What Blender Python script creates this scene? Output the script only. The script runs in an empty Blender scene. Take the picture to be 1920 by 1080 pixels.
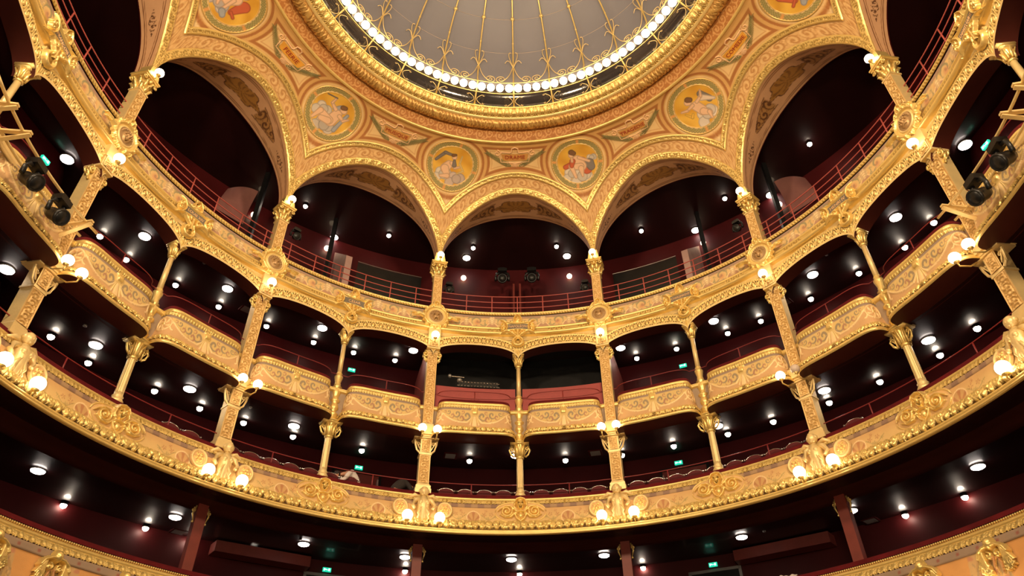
import bpy, math, random
import numpy as np
from mathutils import Matrix, Vector
rng = np.random.RandomState(7); random.seed(7)
S = 12.0            # metres of the column circle's radius
DL = 0.2774         # angle of half a bay
PI = math.pi
sc = bpy.context.scene
COL = sc.collection

# ------------------------------------------------------------------ camera, world, lights, exposure
cam_d = bpy.data.cameras.new('camera'); cam = bpy.data.objects.new('camera', cam_d); COL.objects.link(cam)
cam_d.sensor_width = 36.0; cam_d.lens = 1336.67 / 1920 * 36.0; cam_d.clip_end = 200; cam_d.clip_start = 0.05
cam.matrix_world = (Matrix.Translation((S * 0.0046, S * -0.9296, S * -0.8070)) @ Matrix.Rotation(0.01155, 4, 'Z')
                    @ Matrix.Rotation(PI / 2 + 0.68123, 4, 'X') @ Matrix.Rotation(-0.01027, 4, 'Z'))
sc.camera = cam
w = bpy.data.worlds.new('world'); sc.world = w; w.use_nodes = True
w.node_tree.nodes['Background'].inputs[0].default_value = (1.0, 0.72, 0.48, 1)
w.node_tree.nodes['Background'].inputs[1].default_value = 0.02
sc.view_settings.view_transform = 'Standard'
try: sc.view_settings.look = 'None'
except Exception: pass
sc.view_settings.gamma = 1.0; sc.view_settings.use_curve_mapping = False
sc.view_settings.exposure = 0.0
sc.cycles.use_denoising = True
sc.cycles.max_bounces = 6; sc.cycles.diffuse_bounces = 3; sc.cycles.glossy_bounces = 3
sc.cycles.sample_clamp_indirect = 4.0

def area(name, loc, target, size, power, colr):
    d = bpy.data.lights.new(name, 'AREA'); d.shape = 'DISK'; d.size = size; d.energy = power; d.color = colr
    o = bpy.data.objects.new(name, d); COL.objects.link(o); o.location = loc
    o.rotation_euler = (Vector(target) - Vector(loc)).to_track_quat('-Z', 'Y').to_euler(); return o
WARM = (1.0, 0.74, 0.46)
area('added_fill_left', (-7, -11.0, 6.5), (2, 8, 5.5), 1.8, 2250, WARM)  # three unseen fill lamps, added on the stage side to brighten the hall
area('added_fill_right', (7, -11.0, 6.5), (-2, 8, 5.5), 1.8, 2250, WARM)
area('added_fill_middle', (0, -12.5, -6.5), (0, 5, 12), 3.0, 1250, WARM)

# ------------------------------------------------------------------ materials
def nodemat(name):
    m = bpy.data.materials.new(name); m.use_nodes = True
    return m, m.node_tree, m.node_tree.nodes['Principled BSDF']
def noise_bump(nt, b, scale, strength, dist=0.02, detail=4):
    tc = nt.nodes.new('ShaderNodeTexCoord'); n = nt.nodes.new('ShaderNodeTexNoise'); bp = nt.nodes.new('ShaderNodeBump')
    n.inputs['Scale'].default_value = scale; n.inputs['Detail'].default_value = detail
    bp.inputs['Strength'].default_value = strength; bp.inputs['Distance'].default_value = dist
    nt.links.new(tc.outputs['Object'], n.inputs['Vector']); nt.links.new(n.outputs['Fac'], bp.inputs['Height']); nt.links.new(bp.outputs['Normal'], b.inputs['Normal'])
    return n
def simple(name, colr, rough=.5, metal=0., bump=None, var=0.12, coat=0, nscale=3.0):
    m, nt, b = nodemat(name)
    b.inputs['Roughness'].default_value = rough; b.inputs['Metallic'].default_value = metal
    b.inputs['Coat Weight'].default_value = coat
    if name in ('maroon_wall', 'dark_lacquered_ceiling', 'brown_red_soffit', 'red_velvet'): b.inputs['Specular IOR Level'].default_value = .22
    n = noise_bump(nt, b, *(bump or (nscale * 8, .1)))
    n2 = nt.nodes.new('ShaderNodeTexNoise'); n2.inputs['Scale'].default_value = nscale; n2.inputs['Detail'].default_value = 5
    tc = nt.nodes.new('ShaderNodeTexCoord'); nt.links.new(tc.outputs['Object'], n2.inputs['Vector'])
    r = nt.nodes.new('ShaderNodeValToRGB'); r.color_ramp.elements[0].position = .3; r.color_ramp.elements[1].position = .7
    r.color_ramp.elements[0].color = tuple(c * (1 - var) for c in colr) + (1,); r.color_ramp.elements[1].color = tuple(min(1, c * (1 + var)) for c in colr) + (1,)
    nt.links.new(n2.outputs['Fac'], r.inputs['Fac']); nt.links.new(r.outputs['Color'], b.inputs['Base Color'])
    return m
def emis(name, colr, strength):
    m, nt, b = nodemat(name)
    b.inputs['Base Color'].default_value = (*colr, 1); b.inputs['Emission Color'].default_value = (*colr, 1); b.inputs['Emission Strength'].default_value = strength
    n = nt.nodes.new('ShaderNodeTexNoise'); n.inputs['Scale'].default_value = 12; r = nt.nodes.new('ShaderNodeMapRange')
    r.inputs['To Min'].default_value = .3; r.inputs['To Max'].default_value = .5
    nt.links.new(n.outputs['Fac'], r.inputs['Value']); nt.links.new(r.outputs['Result'], b.inputs['Roughness'])
    return m
M = {}
M['gold'] = simple('gilding', (.90, .67, .25), .30, .6, (30, .25), .12)
M['pale'] = simple('pale_gilding', (.84, .64, .30), .40, .35, (25, .2), .08)
M['deep'] = simple('old_gilding', (.55, .35, .10), .35, .7, (30, .3), .15)
M['maroon'] = simple('maroon_wall', (.060, .005, .006), .5, 0, (12, .08), .2, 0, .6)
M['lacquer'] = simple('dark_lacquered_ceiling', (.020, .004, .004), .48, 0, (4, .05), .2, .12, .5)
M['soffit'] = simple('brown_red_soffit', (.060, .013, .009), .5, 0, (6, .05), .2, 0, .8)
M['velvet'] = simple('red_velvet', (.11, .006, .009), .9, 0, (60, .4), .2)
M['seatred'] = simple('seat_velvet', (.10, .008, .012), .8, 0, (60, .4), .2)
M['rail'] = simple('red_painted_steel', (.42, .085, .075), .4, 0, (20, .1), .1)
M['darkrail'] = simple('dark_red_steel', (.22, .022, .022), .4, 0, (20, .1), .1)
M['post'] = simple('red_painted_post', (.19, .030, .022), .5, 0, (15, .1), .12)
M['rose'] = simple('rose_red_parapet', (.33, .055, .055), .6, 0, (15, .08), .06)
M['black'] = simple('black_metal', (.012, .012, .013), .35, .2, (20, .1), .2)
M['grey'] = simple('grey_metal', (.30, .29, .28), .4, .6, (20, .1), .15)
M['chrome'] = simple('polished_steel', (.55, .50, .47), .22, .9, (20, .05), .1)
M['palewall'] = simple('pale_pink_wall', (.42, .27, .25), .6, 0, (10, .08), .08)
M['glare_sheet'] = simple('painted_lamp_glare', (.30, .13, .12), .3, 0, (10, .08), .1)  # a lamp's glare on the red wall, put into the colour
M['cloth'] = simple('white_cloth', (.75, .66, .64), .9, 0, (40, .5), .05)
M['darkcloth'] = simple('charcoal_cloth', (.030, .022, .020), .9, 0, (40, .5), .2)
M['skin'] = simple('skin', (.50, .24, .15), .5, 0, (40, .1), .06)
M['hair'] = simple('dark_hair', (.02, .012, .01), .6, 0, (80, .5), .2)
M['skyglass'] = simple('grey_skylight_glass', (.205, .20, .235), .45, 0, (2, .04), .10, 0, .25)
M['darkglass'] = simple('dark_glass', (.022, .018, .018), .12, 0, (6, .15), .3, .5, 1.0)
M['globe'] = emis('lit_opal_globe', (1.0, .78, .50), 9.0)
M['ringglobe'] = emis('lit_ring_globe', (1.0, .76, .46), 11.0)
M['opal'] = simple('unlit_opal', (.62, .50, .42), .3, 0, (5, .02), .05)
M['ceil_lamp'] = emis('ceiling_lamp_glass', (1.0, .86, .76), 26.0)
M['spot'] = emis('spot_bulb', (1.0, .84, .66), 40.0)
M['green'] = emis('green_sign_glass', (.015, .62, .38), 1.1)
M['signwhite'] = emis('white_sign_print', (.6, 1.0, .85), 1.5)
def relief_mat():
    m, nt, b = nodemat('painted_and_gilded_plaster')
    a = nt.nodes.new('ShaderNodeAttribute'); a.attribute_name = 'Col'
    n = noise_bump(nt, b, 40, .25, .012)
    tc = nt.nodes.new('ShaderNodeTexCoord'); n2 = nt.nodes.new('ShaderNodeTexNoise'); n2.inputs['Scale'].default_value = 2.5; n2.inputs['Detail'].default_value = 6
    nt.links.new(tc.outputs['Object'], n2.inputs['Vector'])
    mr = nt.nodes.new('ShaderNodeMapRange'); mr.inputs['To Min'].default_value = .86; mr.inputs['To Max'].default_value = 1.12
    nt.links.new(n2.outputs['Fac'], mr.inputs['Value'])
    mx = nt.nodes.new('ShaderNodeVectorMath'); mx.operation = 'SCALE'
    nt.links.new(a.outputs['Color'], mx.inputs[0]); nt.links.new(mr.outputs['Result'], mx.inputs['Scale']); nt.links.new(mx.outputs[0], b.inputs['Base Color'])
    mm = nt.nodes.new('ShaderNodeMath'); mm.operation = 'MULTIPLY'; mm.inputs[1].default_value = .6; nt.links.new(a.outputs['Alpha'], mm.inputs[0]); nt.links.new(mm.outputs[0], b.inputs['Metallic'])
    rr = nt.nodes.new('ShaderNodeMapRange'); rr.inputs['To Min'].default_value = .65; rr.inputs['To Max'].default_value = .34
    nt.links.new(a.outputs['Alpha'], rr.inputs['Value']); nt.links.new(rr.outputs['Result'], b.inputs['Roughness'])
    return m
M['relief'] = relief_mat()
GOLD = np.array([.92, .69, .26, 1.]); PGOLD = np.array([.84, .65, .31, .45]); DGOLD = np.array([.40, .25, .06, .8]); BRONZE = np.array([.38, .24, .11, .5])  # DGOLD also serves as painted shade in the relief

# ------------------------------------------------------------------ mesh tools
def P(az, r, z):
    az, r, z = np.broadcast_arrays(np.asarray(az, float), np.asarray(r, float), np.asarray(z, float))
    return np.stack([S * r * np.sin(az), S * r * np.cos(az), S * z], -1)
def raw_mesh(name, V, F, mat, parent=None, col=None, smooth=True, origin=None):
    """V (n,3); F list of arrays of equal-length faces"""
    V = np.asarray(V, np.float32).reshape(-1, 3)
    if origin is not None: V = V - np.asarray(origin, np.float32)
    me = bpy.data.meshes.new(name); groups = [np.asarray(f, np.int32) for f in F if len(f)]
    me.vertices.add(len(V)); me.vertices.foreach_set('co', V.ravel())
    nl = sum(g.size for g in groups); npoly = sum(len(g) for g in groups)
    me.loops.add(nl); me.polygons.add(npoly)
    me.loops.foreach_set('vertex_index', np.concatenate([g.ravel() for g in groups]))
    tot = np.concatenate([np.full(len(g), g.shape[1], np.int32) for g in groups]); st = np.concatenate([[0], np.cumsum(tot)[:-1]]).astype(np.int32)
    me.polygons.foreach_set('loop_start', st); me.polygons.foreach_set('loop_total', tot)
    me.polygons.foreach_set('use_smooth', np.full(npoly, smooth, bool))
    me.update(calc_edges=True); me.validate()
    if col is not None:
        ca = me.color_attributes.new('Col', 'FLOAT_COLOR', 'POINT'); ca.data.foreach_set('color', np.asarray(col, np.float32).ravel())
    me.materials.append(mat)
    o = bpy.data.objects.new(name, me); COL.objects.link(o)
    if origin is not None and parent is None: o.location = origin
    if parent is not None: o.parent = parent
    return o
def gridfaces(nu, nv, mask=None, closeu=False):
    i, j = np.meshgrid(np.arange(nu if closeu else nu - 1), np.arange(nv - 1), indexing='ij'); i2 = (i + 1) % nu
    q = np.stack([i * nv + j, i2 * nv + j, i2 * nv + j + 1, i * nv + j + 1], -1)
    if mask is not None: q = q[mask]
    return q.reshape(-1, 4)
def grid(name, G, mat, parent=None, col=None, mask=None, closeu=False, smooth=True, origin=None):
    nu, nv = G.shape[:2]
    return raw_mesh(name, G.reshape(-1, 3), [gridfaces(nu, nv, mask, closeu)], mat, parent, None if col is None else np.broadcast_to(col, (nu, nv, 4)).reshape(-1, 4), smooth, origin)
class MB:
    def __init__(s): s.v = []; s.f = {}; s.n = 0
    def add(s, V, F):
        V = np.asarray(V, float).reshape(-1, 3)
        for f in F:
            f = np.asarray(f, int)
            if len(f): s.f.setdefault(f.shape[1], []).append(f + s.n)
        s.v.append(V); s.n += len(V); return s
    def box(s, x0, x1, y0, y1, z0, z1, T=None, tx=1., ty=1.):
        cx, cy = (x0 + x1) / 2, (y0 + y1) / 2; hx, hy = (x1 - x0) / 2, (y1 - y0) / 2
        V = np.array([(cx - hx, cy - hy, z0), (cx + hx, cy - hy, z0), (cx + hx, cy + hy, z0), (cx - hx, cy + hy, z0),
                      (cx - hx * tx, cy - hy * ty, z1), (cx + hx * tx, cy - hy * ty, z1), (cx + hx * tx, cy + hy * ty, z1), (cx - hx * tx, cy + hy * ty, z1)], float)
        if T is not None: V = T(V)
        return s.add(V, [[(0, 3, 2, 1), (4, 5, 6, 7), (0, 1, 5, 4), (1, 2, 6, 5), (2, 3, 7, 6), (3, 0, 4, 7)]])
    def bar(s, a, b, wd, hg, up=(0, 0, 1)):
        a = np.array(a, float); b = np.array(b, float); d = b - a; L = np.linalg.norm(d); d /= L
        x = np.cross(d, up); x /= np.linalg.norm(x) + 1e-9; y = np.cross(x, d)
        V = [a + sx * x * wd / 2 + sy * y * hg / 2 for sx, sy in ((-1, -1), (1, -1), (1, 1), (-1, 1))]
        V += [v + d * L for v in V]
        return s.add(V, [[(0, 3, 2, 1), (4, 5, 6, 7), (0, 1, 5, 4), (1, 2, 6, 5), (2, 3, 7, 6), (3, 0, 4, 7)]])
    def tube(s, pts, rad, n=8, closed=False):
        pts = np.asarray(pts, float); m = len(pts); rad = np.broadcast_to(rad, m)
        t = np.roll(pts, -1, 0) - np.roll(pts, 1, 0)
        if not closed: t[0] = pts[1] - pts[0]; t[-1] = pts[-1] - pts[-2]
        t /= np.linalg.norm(t, axis=1)[:, None] + 1e-9
        up = np.array([0.31, 0.17, 0.93]); 
        if abs(t[0] @ up) > .95: up = np.array([1., 0, 0])
        x = np.cross(t, up); x /= np.linalg.norm(x, axis=1)[:, None] + 1e-9; y = np.cross(x, t)
        a = np.linspace(0, 2 * PI, n, endpoint=False)
        V = pts[:, None] + rad[:, None, None] * (np.cos(a)[None, :, None] * x[:, None] + np.sin(a)[None, :, None] * y[:, None])
        i, j = np.meshgrid(np.arange(m if closed else m - 1), np.arange(n), indexing='ij'); i2 = (i + 1) % m; j2 = (j + 1) % n
        F = [np.stack([i * n + j, i * n + j2, i2 * n + j2, i2 * n + j], -1).reshape(-1, 4)]
        if not closed: F.append(np.array([list(range(n))[::-1], [(m - 1) * n + k for k in range(n)]]))
        return s.add(V, F)
    def lathe(s, prof, n=20, c=(0, 0, 0), axis='z', sx=1., sy=1.):
        prof = np.asarray(prof, float); m = len(prof); a = np.linspace(0, 2 * PI, n, endpoint=False)
        V = np.stack([prof[:, None, 0] * np.cos(a) * sx, prof[:, None, 0] * np.sin(a) * sy, np.broadcast_to(prof[:, None, 1], (m, n))], -1)
        if axis == 'y': V = V[..., [0, 2, 1]]
        if axis == 'x': V = V[..., [2, 0, 1]]
        V = V + np.array(c)
        i, j = np.meshgrid(np.arange(m - 1), np.arange(n), indexing='ij'); j2 = (j + 1) % n
        F = [np.stack([i * n + j, i * n + j2, (i + 1) * n + j2, (i + 1) * n + j], -1).reshape(-1, 4)]
        if prof[0, 0] > 1e-4: F.append(np.array([list(range(n))[::-1]]))
        if prof[-1, 0] > 1e-4: F.append(np.array([[(m - 1) * n + k for k in range(n)]]))
        return s.add(V, F)
    def sphere(s, c, r, n=14, sx=1, sy=1, sz=1):
        a = np.linspace(-PI / 2, PI / 2, n // 2 + 2)
        pr = np.stack([np.maximum(np.cos(a), 1e-3) * r, np.sin(a) * r * sz], 1)
        return s.lathe(pr, n, c, 'z', sx, sy)
    def map(s, fn): s.v = [fn(v) for v in s.v]; return s
    def build(s, name, mat, parent=None, origin=None, smooth=False):
        return raw_mesh(name, np.concatenate(s.v), [np.concatenate(f) for f in s.f.values()], mat, parent, None, smooth, origin)
def empty(name, loc, az=0.):
    o = bpy.data.objects.new(name, None); COL.objects.link(o); o.empty_display_size = .1; o.location = loc; o.rotation_euler = (0, 0, -az); return o
def tag(o, label, cat, group=None, kind=None):
    o['label'] = label; o['category'] = cat
    if group: o['group'] = group
    if kind: o['kind'] = kind
    return o
def copy_tree(o, parent=None):
    c = o.copy(); COL.objects.link(c)
    if parent is not None: c.parent = parent
    for ch in list(o.children): copy_tree(ch, c)
    return c
def rotz(o, base, az):
    """put an object built for azimuth 0 with its base at P(0,r,z) round to azimuth az"""
    o.location = (base[1] * math.sin(az) + base[0] * math.cos(az), base[1] * math.cos(az) - base[0] * math.sin(az), base[2]); o.rotation_euler = (0, 0, -az); return o
def ordn(k, n):
    W = ['', 'second', 'third', 'fourth', 'fifth', 'sixth', 'seventh', 'eighth', 'ninth', 'tenth', 'eleventh', 'twelfth', 'thirteenth', 'fourteenth', 'fifteenth']
    if k == 0: return 'leftmost'
    if k == n - 1: return 'rightmost'
    if n % 2 and k == n // 2: return 'middle one'
    return (W[k] + ' from the left') if k < n / 2 else (W[n - 1 - k] + ' from the right')

# ------------------------------------------------------------------ ornament patterns (heights 0..1)
def ss(e0, e1, x): t = np.clip((x - e0) / (e1 - e0), 0, 1); return t * t * (3 - 2 * t)
def egg(u, v, L):
    x = np.mod(u / L, 1) * 2 - 1
    e = np.sqrt(np.maximum(0, 1 - (x / .58) ** 2 - (v / .85) ** 2)); rim = ss(.16, .05, np.abs(np.sqrt((x / .78) ** 2 + (v / 1.05) ** 2) - .95)) * .7
    return np.maximum(np.maximum(e, rim), ss(.16, .04, np.abs(np.abs(x) - 1)) * .6)
def leaves(u, v, L):
    x = np.mod(u / L + .10 * v, 1) * 2 - 1
    wd = .30 + .62 * np.sqrt(np.maximum(0, 1 - ((v - .15) / .95) ** 2)); b = np.sqrt(np.maximum(0, 1 - (x / wd) ** 2))
    veins = .5 + .5 * np.cos(9 * (np.abs(x) * 1.4 + v * 1.3)); return b * (.55 + .45 * veins) + .25 * ss(.14, .03, np.abs(x))
def garland(u, v, L):
    x = u / L; k = np.floor(x * 1.0); side = np.sign(v + 1e-9); a = np.mod(x + .9 * np.abs(v) + .5 * (side > 0), 1) * 2 - 1; leaf = np.sqrt(np.maximum(0, 1 - (a / .85) ** 2)) * (.7 + .3 * np.cos(2 * PI * (x * 3 + v * 2)))
    b = np.mod(x * 1.7 - .8 * np.abs(v), 1) * 2 - 1; l2 = np.sqrt(np.maximum(0, 1 - (b / .6) ** 2)) * .9; rib = ss(.10, .07, np.abs(np.mod(u + .25 * v, 1.35) - .67))
    return np.maximum(np.maximum(leaf, l2 * (np.sin(5.3 * x) > .1)) * (1 - rib), rib * .9) * np.sqrt(np.maximum(0, 1 - v * v * .85))
def rope(u, v, L): return (.5 + .5 * np.cos(2 * PI * (u / L + .45 * v))) * np.sqrt(np.maximum(0, 1 - v * v))
def beads(u, v, L):
    x = np.mod(u / L, 1) * 2 - 1; return np.sqrt(np.maximum(0, 1 - (x / .8) ** 2 - (v / .85) ** 2))
def rinceau(u, v, L, turns=1.5, w=.42):
    """running scroll: v in -1..1 across; 1 on the line work"""
    k = np.floor(u / L); x = (u / L - k - .5) * 2.; sg = 1 - 2 * np.mod(k, 2); y = v + .12 * sg
    rho = np.sqrt((x * .95) ** 2 + (y * .95) ** 2); ph = np.arctan2(y * sg, x)
    arm = np.cos(ph - 2 * PI * turns * rho); sp = ss(w, w + .35, arm) * ss(.92, .8, rho)
    stem = ss(.13, .05, np.abs(v - .78 * np.cos(PI * u / L))) * ss(.5, .7, rho)
    ro = ss(.2, .12, rho); leaf = ss(.75, .9, np.cos(7 * ph + 3 * rho)) * ss(.7, .85, rho) * ss(1.15, 1., rho) * .8
    return np.clip(np.maximum(np.maximum(sp, stem), np.maximum(ro, leaf)), 0, 1)
def mixc(a, b, t): return np.asarray(a) * (1 - t[..., None]) + np.asarray(b) * t[..., None]
def lines_profile(prof, nv):
    prof = np.asarray(prof, float); d = np.concatenate([[0], np.cumsum(np.hypot(*(np.diff(prof, axis=0).T)))]); q = np.linspace(0, d[-1], nv)
    r = np.interp(q, d, prof[:, 0]); z = np.interp(q, d, prof[:, 1]); tr = np.gradient(r, q); tz = np.gradient(z, q); L = np.hypot(tr, tz) + 1e-12
    return r, z, tr / L, tz / L, d[-1] * S
def ring(name, prof, hf=None, cf=None, parent=None, az=(-1.83, 1.83), step=.025, nv=12, depth=.03, mat=None, rref=1., sign=1, closed=False):
    """sweep a profile (listed from top to bottom, seen from the hall) round the axis, with relief"""
    r, z, tr, tz, W = lines_profile(prof, nv); nu = int((az[1] - az[0]) * S * rref / step)
    A = np.linspace(az[0], az[1], nu, endpoint=not closed); U = (A * S * rref)[:, None]; V = np.linspace(1, -1, nv)[None, :]
    U, V = np.broadcast_arrays(U, V); H = np.zeros_like(U) if hf is None else hf(U, V)
    nr, nz = tz * sign, -tr * sign      # towards the hall for a profile that runs downwards
    G = P(A[:, None], r[None, :] + nr * H * depth / S, z[None, :] + nz * H * depth / S)
    C = cf(U, V, H) if cf is not None else None
    return grid(name, G[:, ::-1], mat or M['relief'], parent, None if C is None else np.broadcast_to(C, G.shape[:2] + (4,))[:, ::-1], closeu=closed)
def goldc(U, V, H): return mixc(DGOLD, GOLD, ss(.0, .6, H))  # recess shade put into the colour: low relief gets darker gold
def flatc(c): return lambda U, V, H: np.broadcast_to(np.asarray(c, float), U.shape + (4,))

# height-field ornament
class HF:
    def __init__(s, x0, x1, y0, y1, res=.014, col=GOLD):
        s.x = np.arange(x0, x1 + res, res); s.y = np.arange(y0, y1 + res, res)
        s.X, s.Y = np.meshgrid(s.x, s.y, indexing='ij'); s.H = np.zeros_like(s.X); s.C = np.broadcast_to(np.asarray(col, float), s.X.shape + (4,)).copy(); s.mir = False
    def xx(s): return np.abs(s.X) if s.mir else s.X
    def put(s, h, col=None):
        m = h > s.H; s.H = np.maximum(s.H, h)
        if col is not None: s.C[m] = col
        return s
    def cut(s, m, d): s.H = np.where(m > 0, np.maximum(.01, s.H - d * m), s.H); return s
    def blob(s, cx, cy, rx, ry, h, ang=0., col=None, flat=.5):
        X = s.xx() - cx; Y = s.Y - cy; c, n = math.cos(ang), math.sin(ang); q = ((X * c + Y * n) / rx) ** 2 + ((-X * n + Y * c) / ry) ** 2
        return s.put(h * np.maximum(0, 1 - q) ** flat, col)
    def dist(s, pts):
        X, Y = s.xx(), s.Y; D = np.full(X.shape, 9.); T = np.zeros(X.shape); n = len(pts) - 1
        for k in range(n):
            (ax, ay), (bx, by) = pts[k], pts[k + 1]; dx, dy = bx - ax, by - ay; L = dx * dx + dy * dy + 1e-12
            t = np.clip(((X - ax) * dx + (Y - ay) * dy) / L, 0, 1); d = np.hypot(X - ax - t * dx, Y - ay - t * dy); m = d < D; D = np.where(m, d, D); T = np.where(m, (k + t) / n, T)
        return D, T
    def stroke(s, pts, w0, h, w1=None, col=None):
        D, T = s.dist(pts); w = w0 + ((w0 if w1 is None else w1) - w0) * T
        return s.put(h * np.sqrt(np.maximum(0, 1 - (D / w) ** 2)), col)
    def spiral(s, cx, cy, R, turns, w, h, hand=1, a0=0., w1=None, col=None):
        a = np.linspace(0, turns * 2 * PI, int(14 * turns) + 2); r = R * (1 - a / a[-1] * .88)
        s.stroke(list(zip(cx + r * np.cos(a0 + hand * a), cy + r * np.sin(a0 + hand * a))), w, h, w * .6 if w1 is None else w1, col); return s.blob(cx, cy, w * 1.3, w * 1.3, h * 1.15, col=col)
    def ringo(s, cx, cy, R, w, h, col=None, sy=1.):
        D = np.abs(np.hypot(s.xx() - cx, (s.Y - cy) / sy) - R); return s.put(h * np.sqrt(np.maximum(0, 1 - (D / w) ** 2)), col)
    def face(s, cx, cy, k, h, mouth='smile', col=None):
        s.blob(cx, cy, .62 * k, .80 * k, h, col=col, flat=.6)
        for sx in (-1, 1):
            s.blob(cx + sx * .27 * k, cy + .30 * k, .20 * k, .07 * k, h * 1.25, ang=-sx * .2, col=col)
            m = np.maximum(0, 1 - ((s.X - cx - sx * .26 * k) / (.15 * k)) ** 2 - ((s.Y - cy - .13 * k) / (.085 * k)) ** 2); s.cut(m, h * .85); s.C[m > .25] = DGOLD * np.array([.6, .6, .6, 1])  # eye hollows coloured dark, as painted shade
            s.blob(cx + sx * .30 * k, cy - .14 * k, .17 * k, .14 * k, h * 1.1, col=col)
        s.blob(cx, cy + .02 * k, .09 * k, .26 * k, h * 1.55, col=col)
        b = {'smile': .9, 'sad': -.9, 'calm': .1}[mouth]; Y = s.Y - cy + .42 * k - b * ((s.X - cx) / k) ** 2 * 1.2 + b * .06 * k
        m = np.maximum(0, 1 - ((s.X - cx) / (.28 * k)) ** 2 - (Y / ((.11 if mouth != 'calm' else .05) * k)) ** 2); s.cut(m, h * .95); s.C[m > .25] = DGOLD * np.array([.5, .5, .5, 1])  # mouth hollow darkened in colour too, imitating its shade
        return s
    def build(s, name, mapper, mat=None, parent=None, origin=None, thr=.004, color=None):
        keep = s.H > thr; cell = keep[:-1, :-1] | keep[1:, :-1] | keep[1:, 1:] | keep[:-1, 1:]
        V = mapper(s.X, s.Y, np.where(keep, s.H, -.012)); F = gridfaces(len(s.x), len(s.y), cell); used = np.unique(F); re = np.zeros(s.X.size, int); re[used] = np.arange(len(used))
        return raw_mesh(name, V.reshape(-1, 3)[used], [re[F]], mat or M['relief'], parent, s.C.reshape(-1, 4)[used], True, origin)
def cylmap(r0, z0, tilt=0.):
    """x right, y up, h towards the hall, on the cylinder r0 at azimuth 0; tilt leans the foot inwards"""
    def f(X, Y, H): return P(X / (S * r0), r0 - (H - tilt * Y) / S, z0 + Y / S)
    return f
def text_mb(txt, size, depth=.01):
    cu = bpy.data.curves.new('t', 'FONT'); cu.body = txt; cu.size = size; cu.align_x = 'CENTER'; cu.align_y = 'CENTER'; cu.extrude = depth; cu.resolution_u = 3
    o = bpy.data.objects.new('t', cu); COL.objects.link(o); dg = bpy.context.evaluated_depsgraph_get(); me = bpy.data.meshes.new_from_object(o.evaluated_get(dg))
    V = np.array([v.co[:] for v in me.vertices]); mb = MB(); by = {}
    for p in me.polygons: by.setdefault(len(p.vertices), []).append(tuple(p.vertices))
    mb.add(V, [np.array(v) for v in by.values()]); bpy.data.objects.remove(o); bpy.data.curves.remove(cu); bpy.data.meshes.remove(me)
    return mb

# ================================================================== THE VAULT
RC, ZS, EA, EB = .7235, .8366, .2765, .368
def dome(az, t, h=0.):
    r = RC + EA * np.cos(t); z = ZS + EB * np.sin(t); nr = np.cos(t) / EA; nz = np.sin(t) / EB; L = np.hypot(nr, nz)
    return P(az, r - h / S * nr / L, z - h / S * nz / L)
def speed(t): return S * np.sqrt((EA * np.sin(t)) ** 2 + (EB * np.cos(t)) ** 2)
def archz(u): return .850 + .271 * np.sqrt(np.clip(1 - (u / .985) ** 2, 0, 1))
def archt(u): return np.arcsin(np.clip((archz(u) - ZS) / EB, 0, 1))
def vt(u): return 1.086 - .44 * u ** 2 - .066 * np.abs(u) ** 6
TR = 1.174
def domemap(az0, t0):
    sp = speed(t0); r0 = RC + EA * math.cos(t0)
    def f(X, Y, H): t = t0 + Y / sp; return dome(az0 + X / (S * (RC + EA * np.cos(t))), t, H)
    return f
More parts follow.
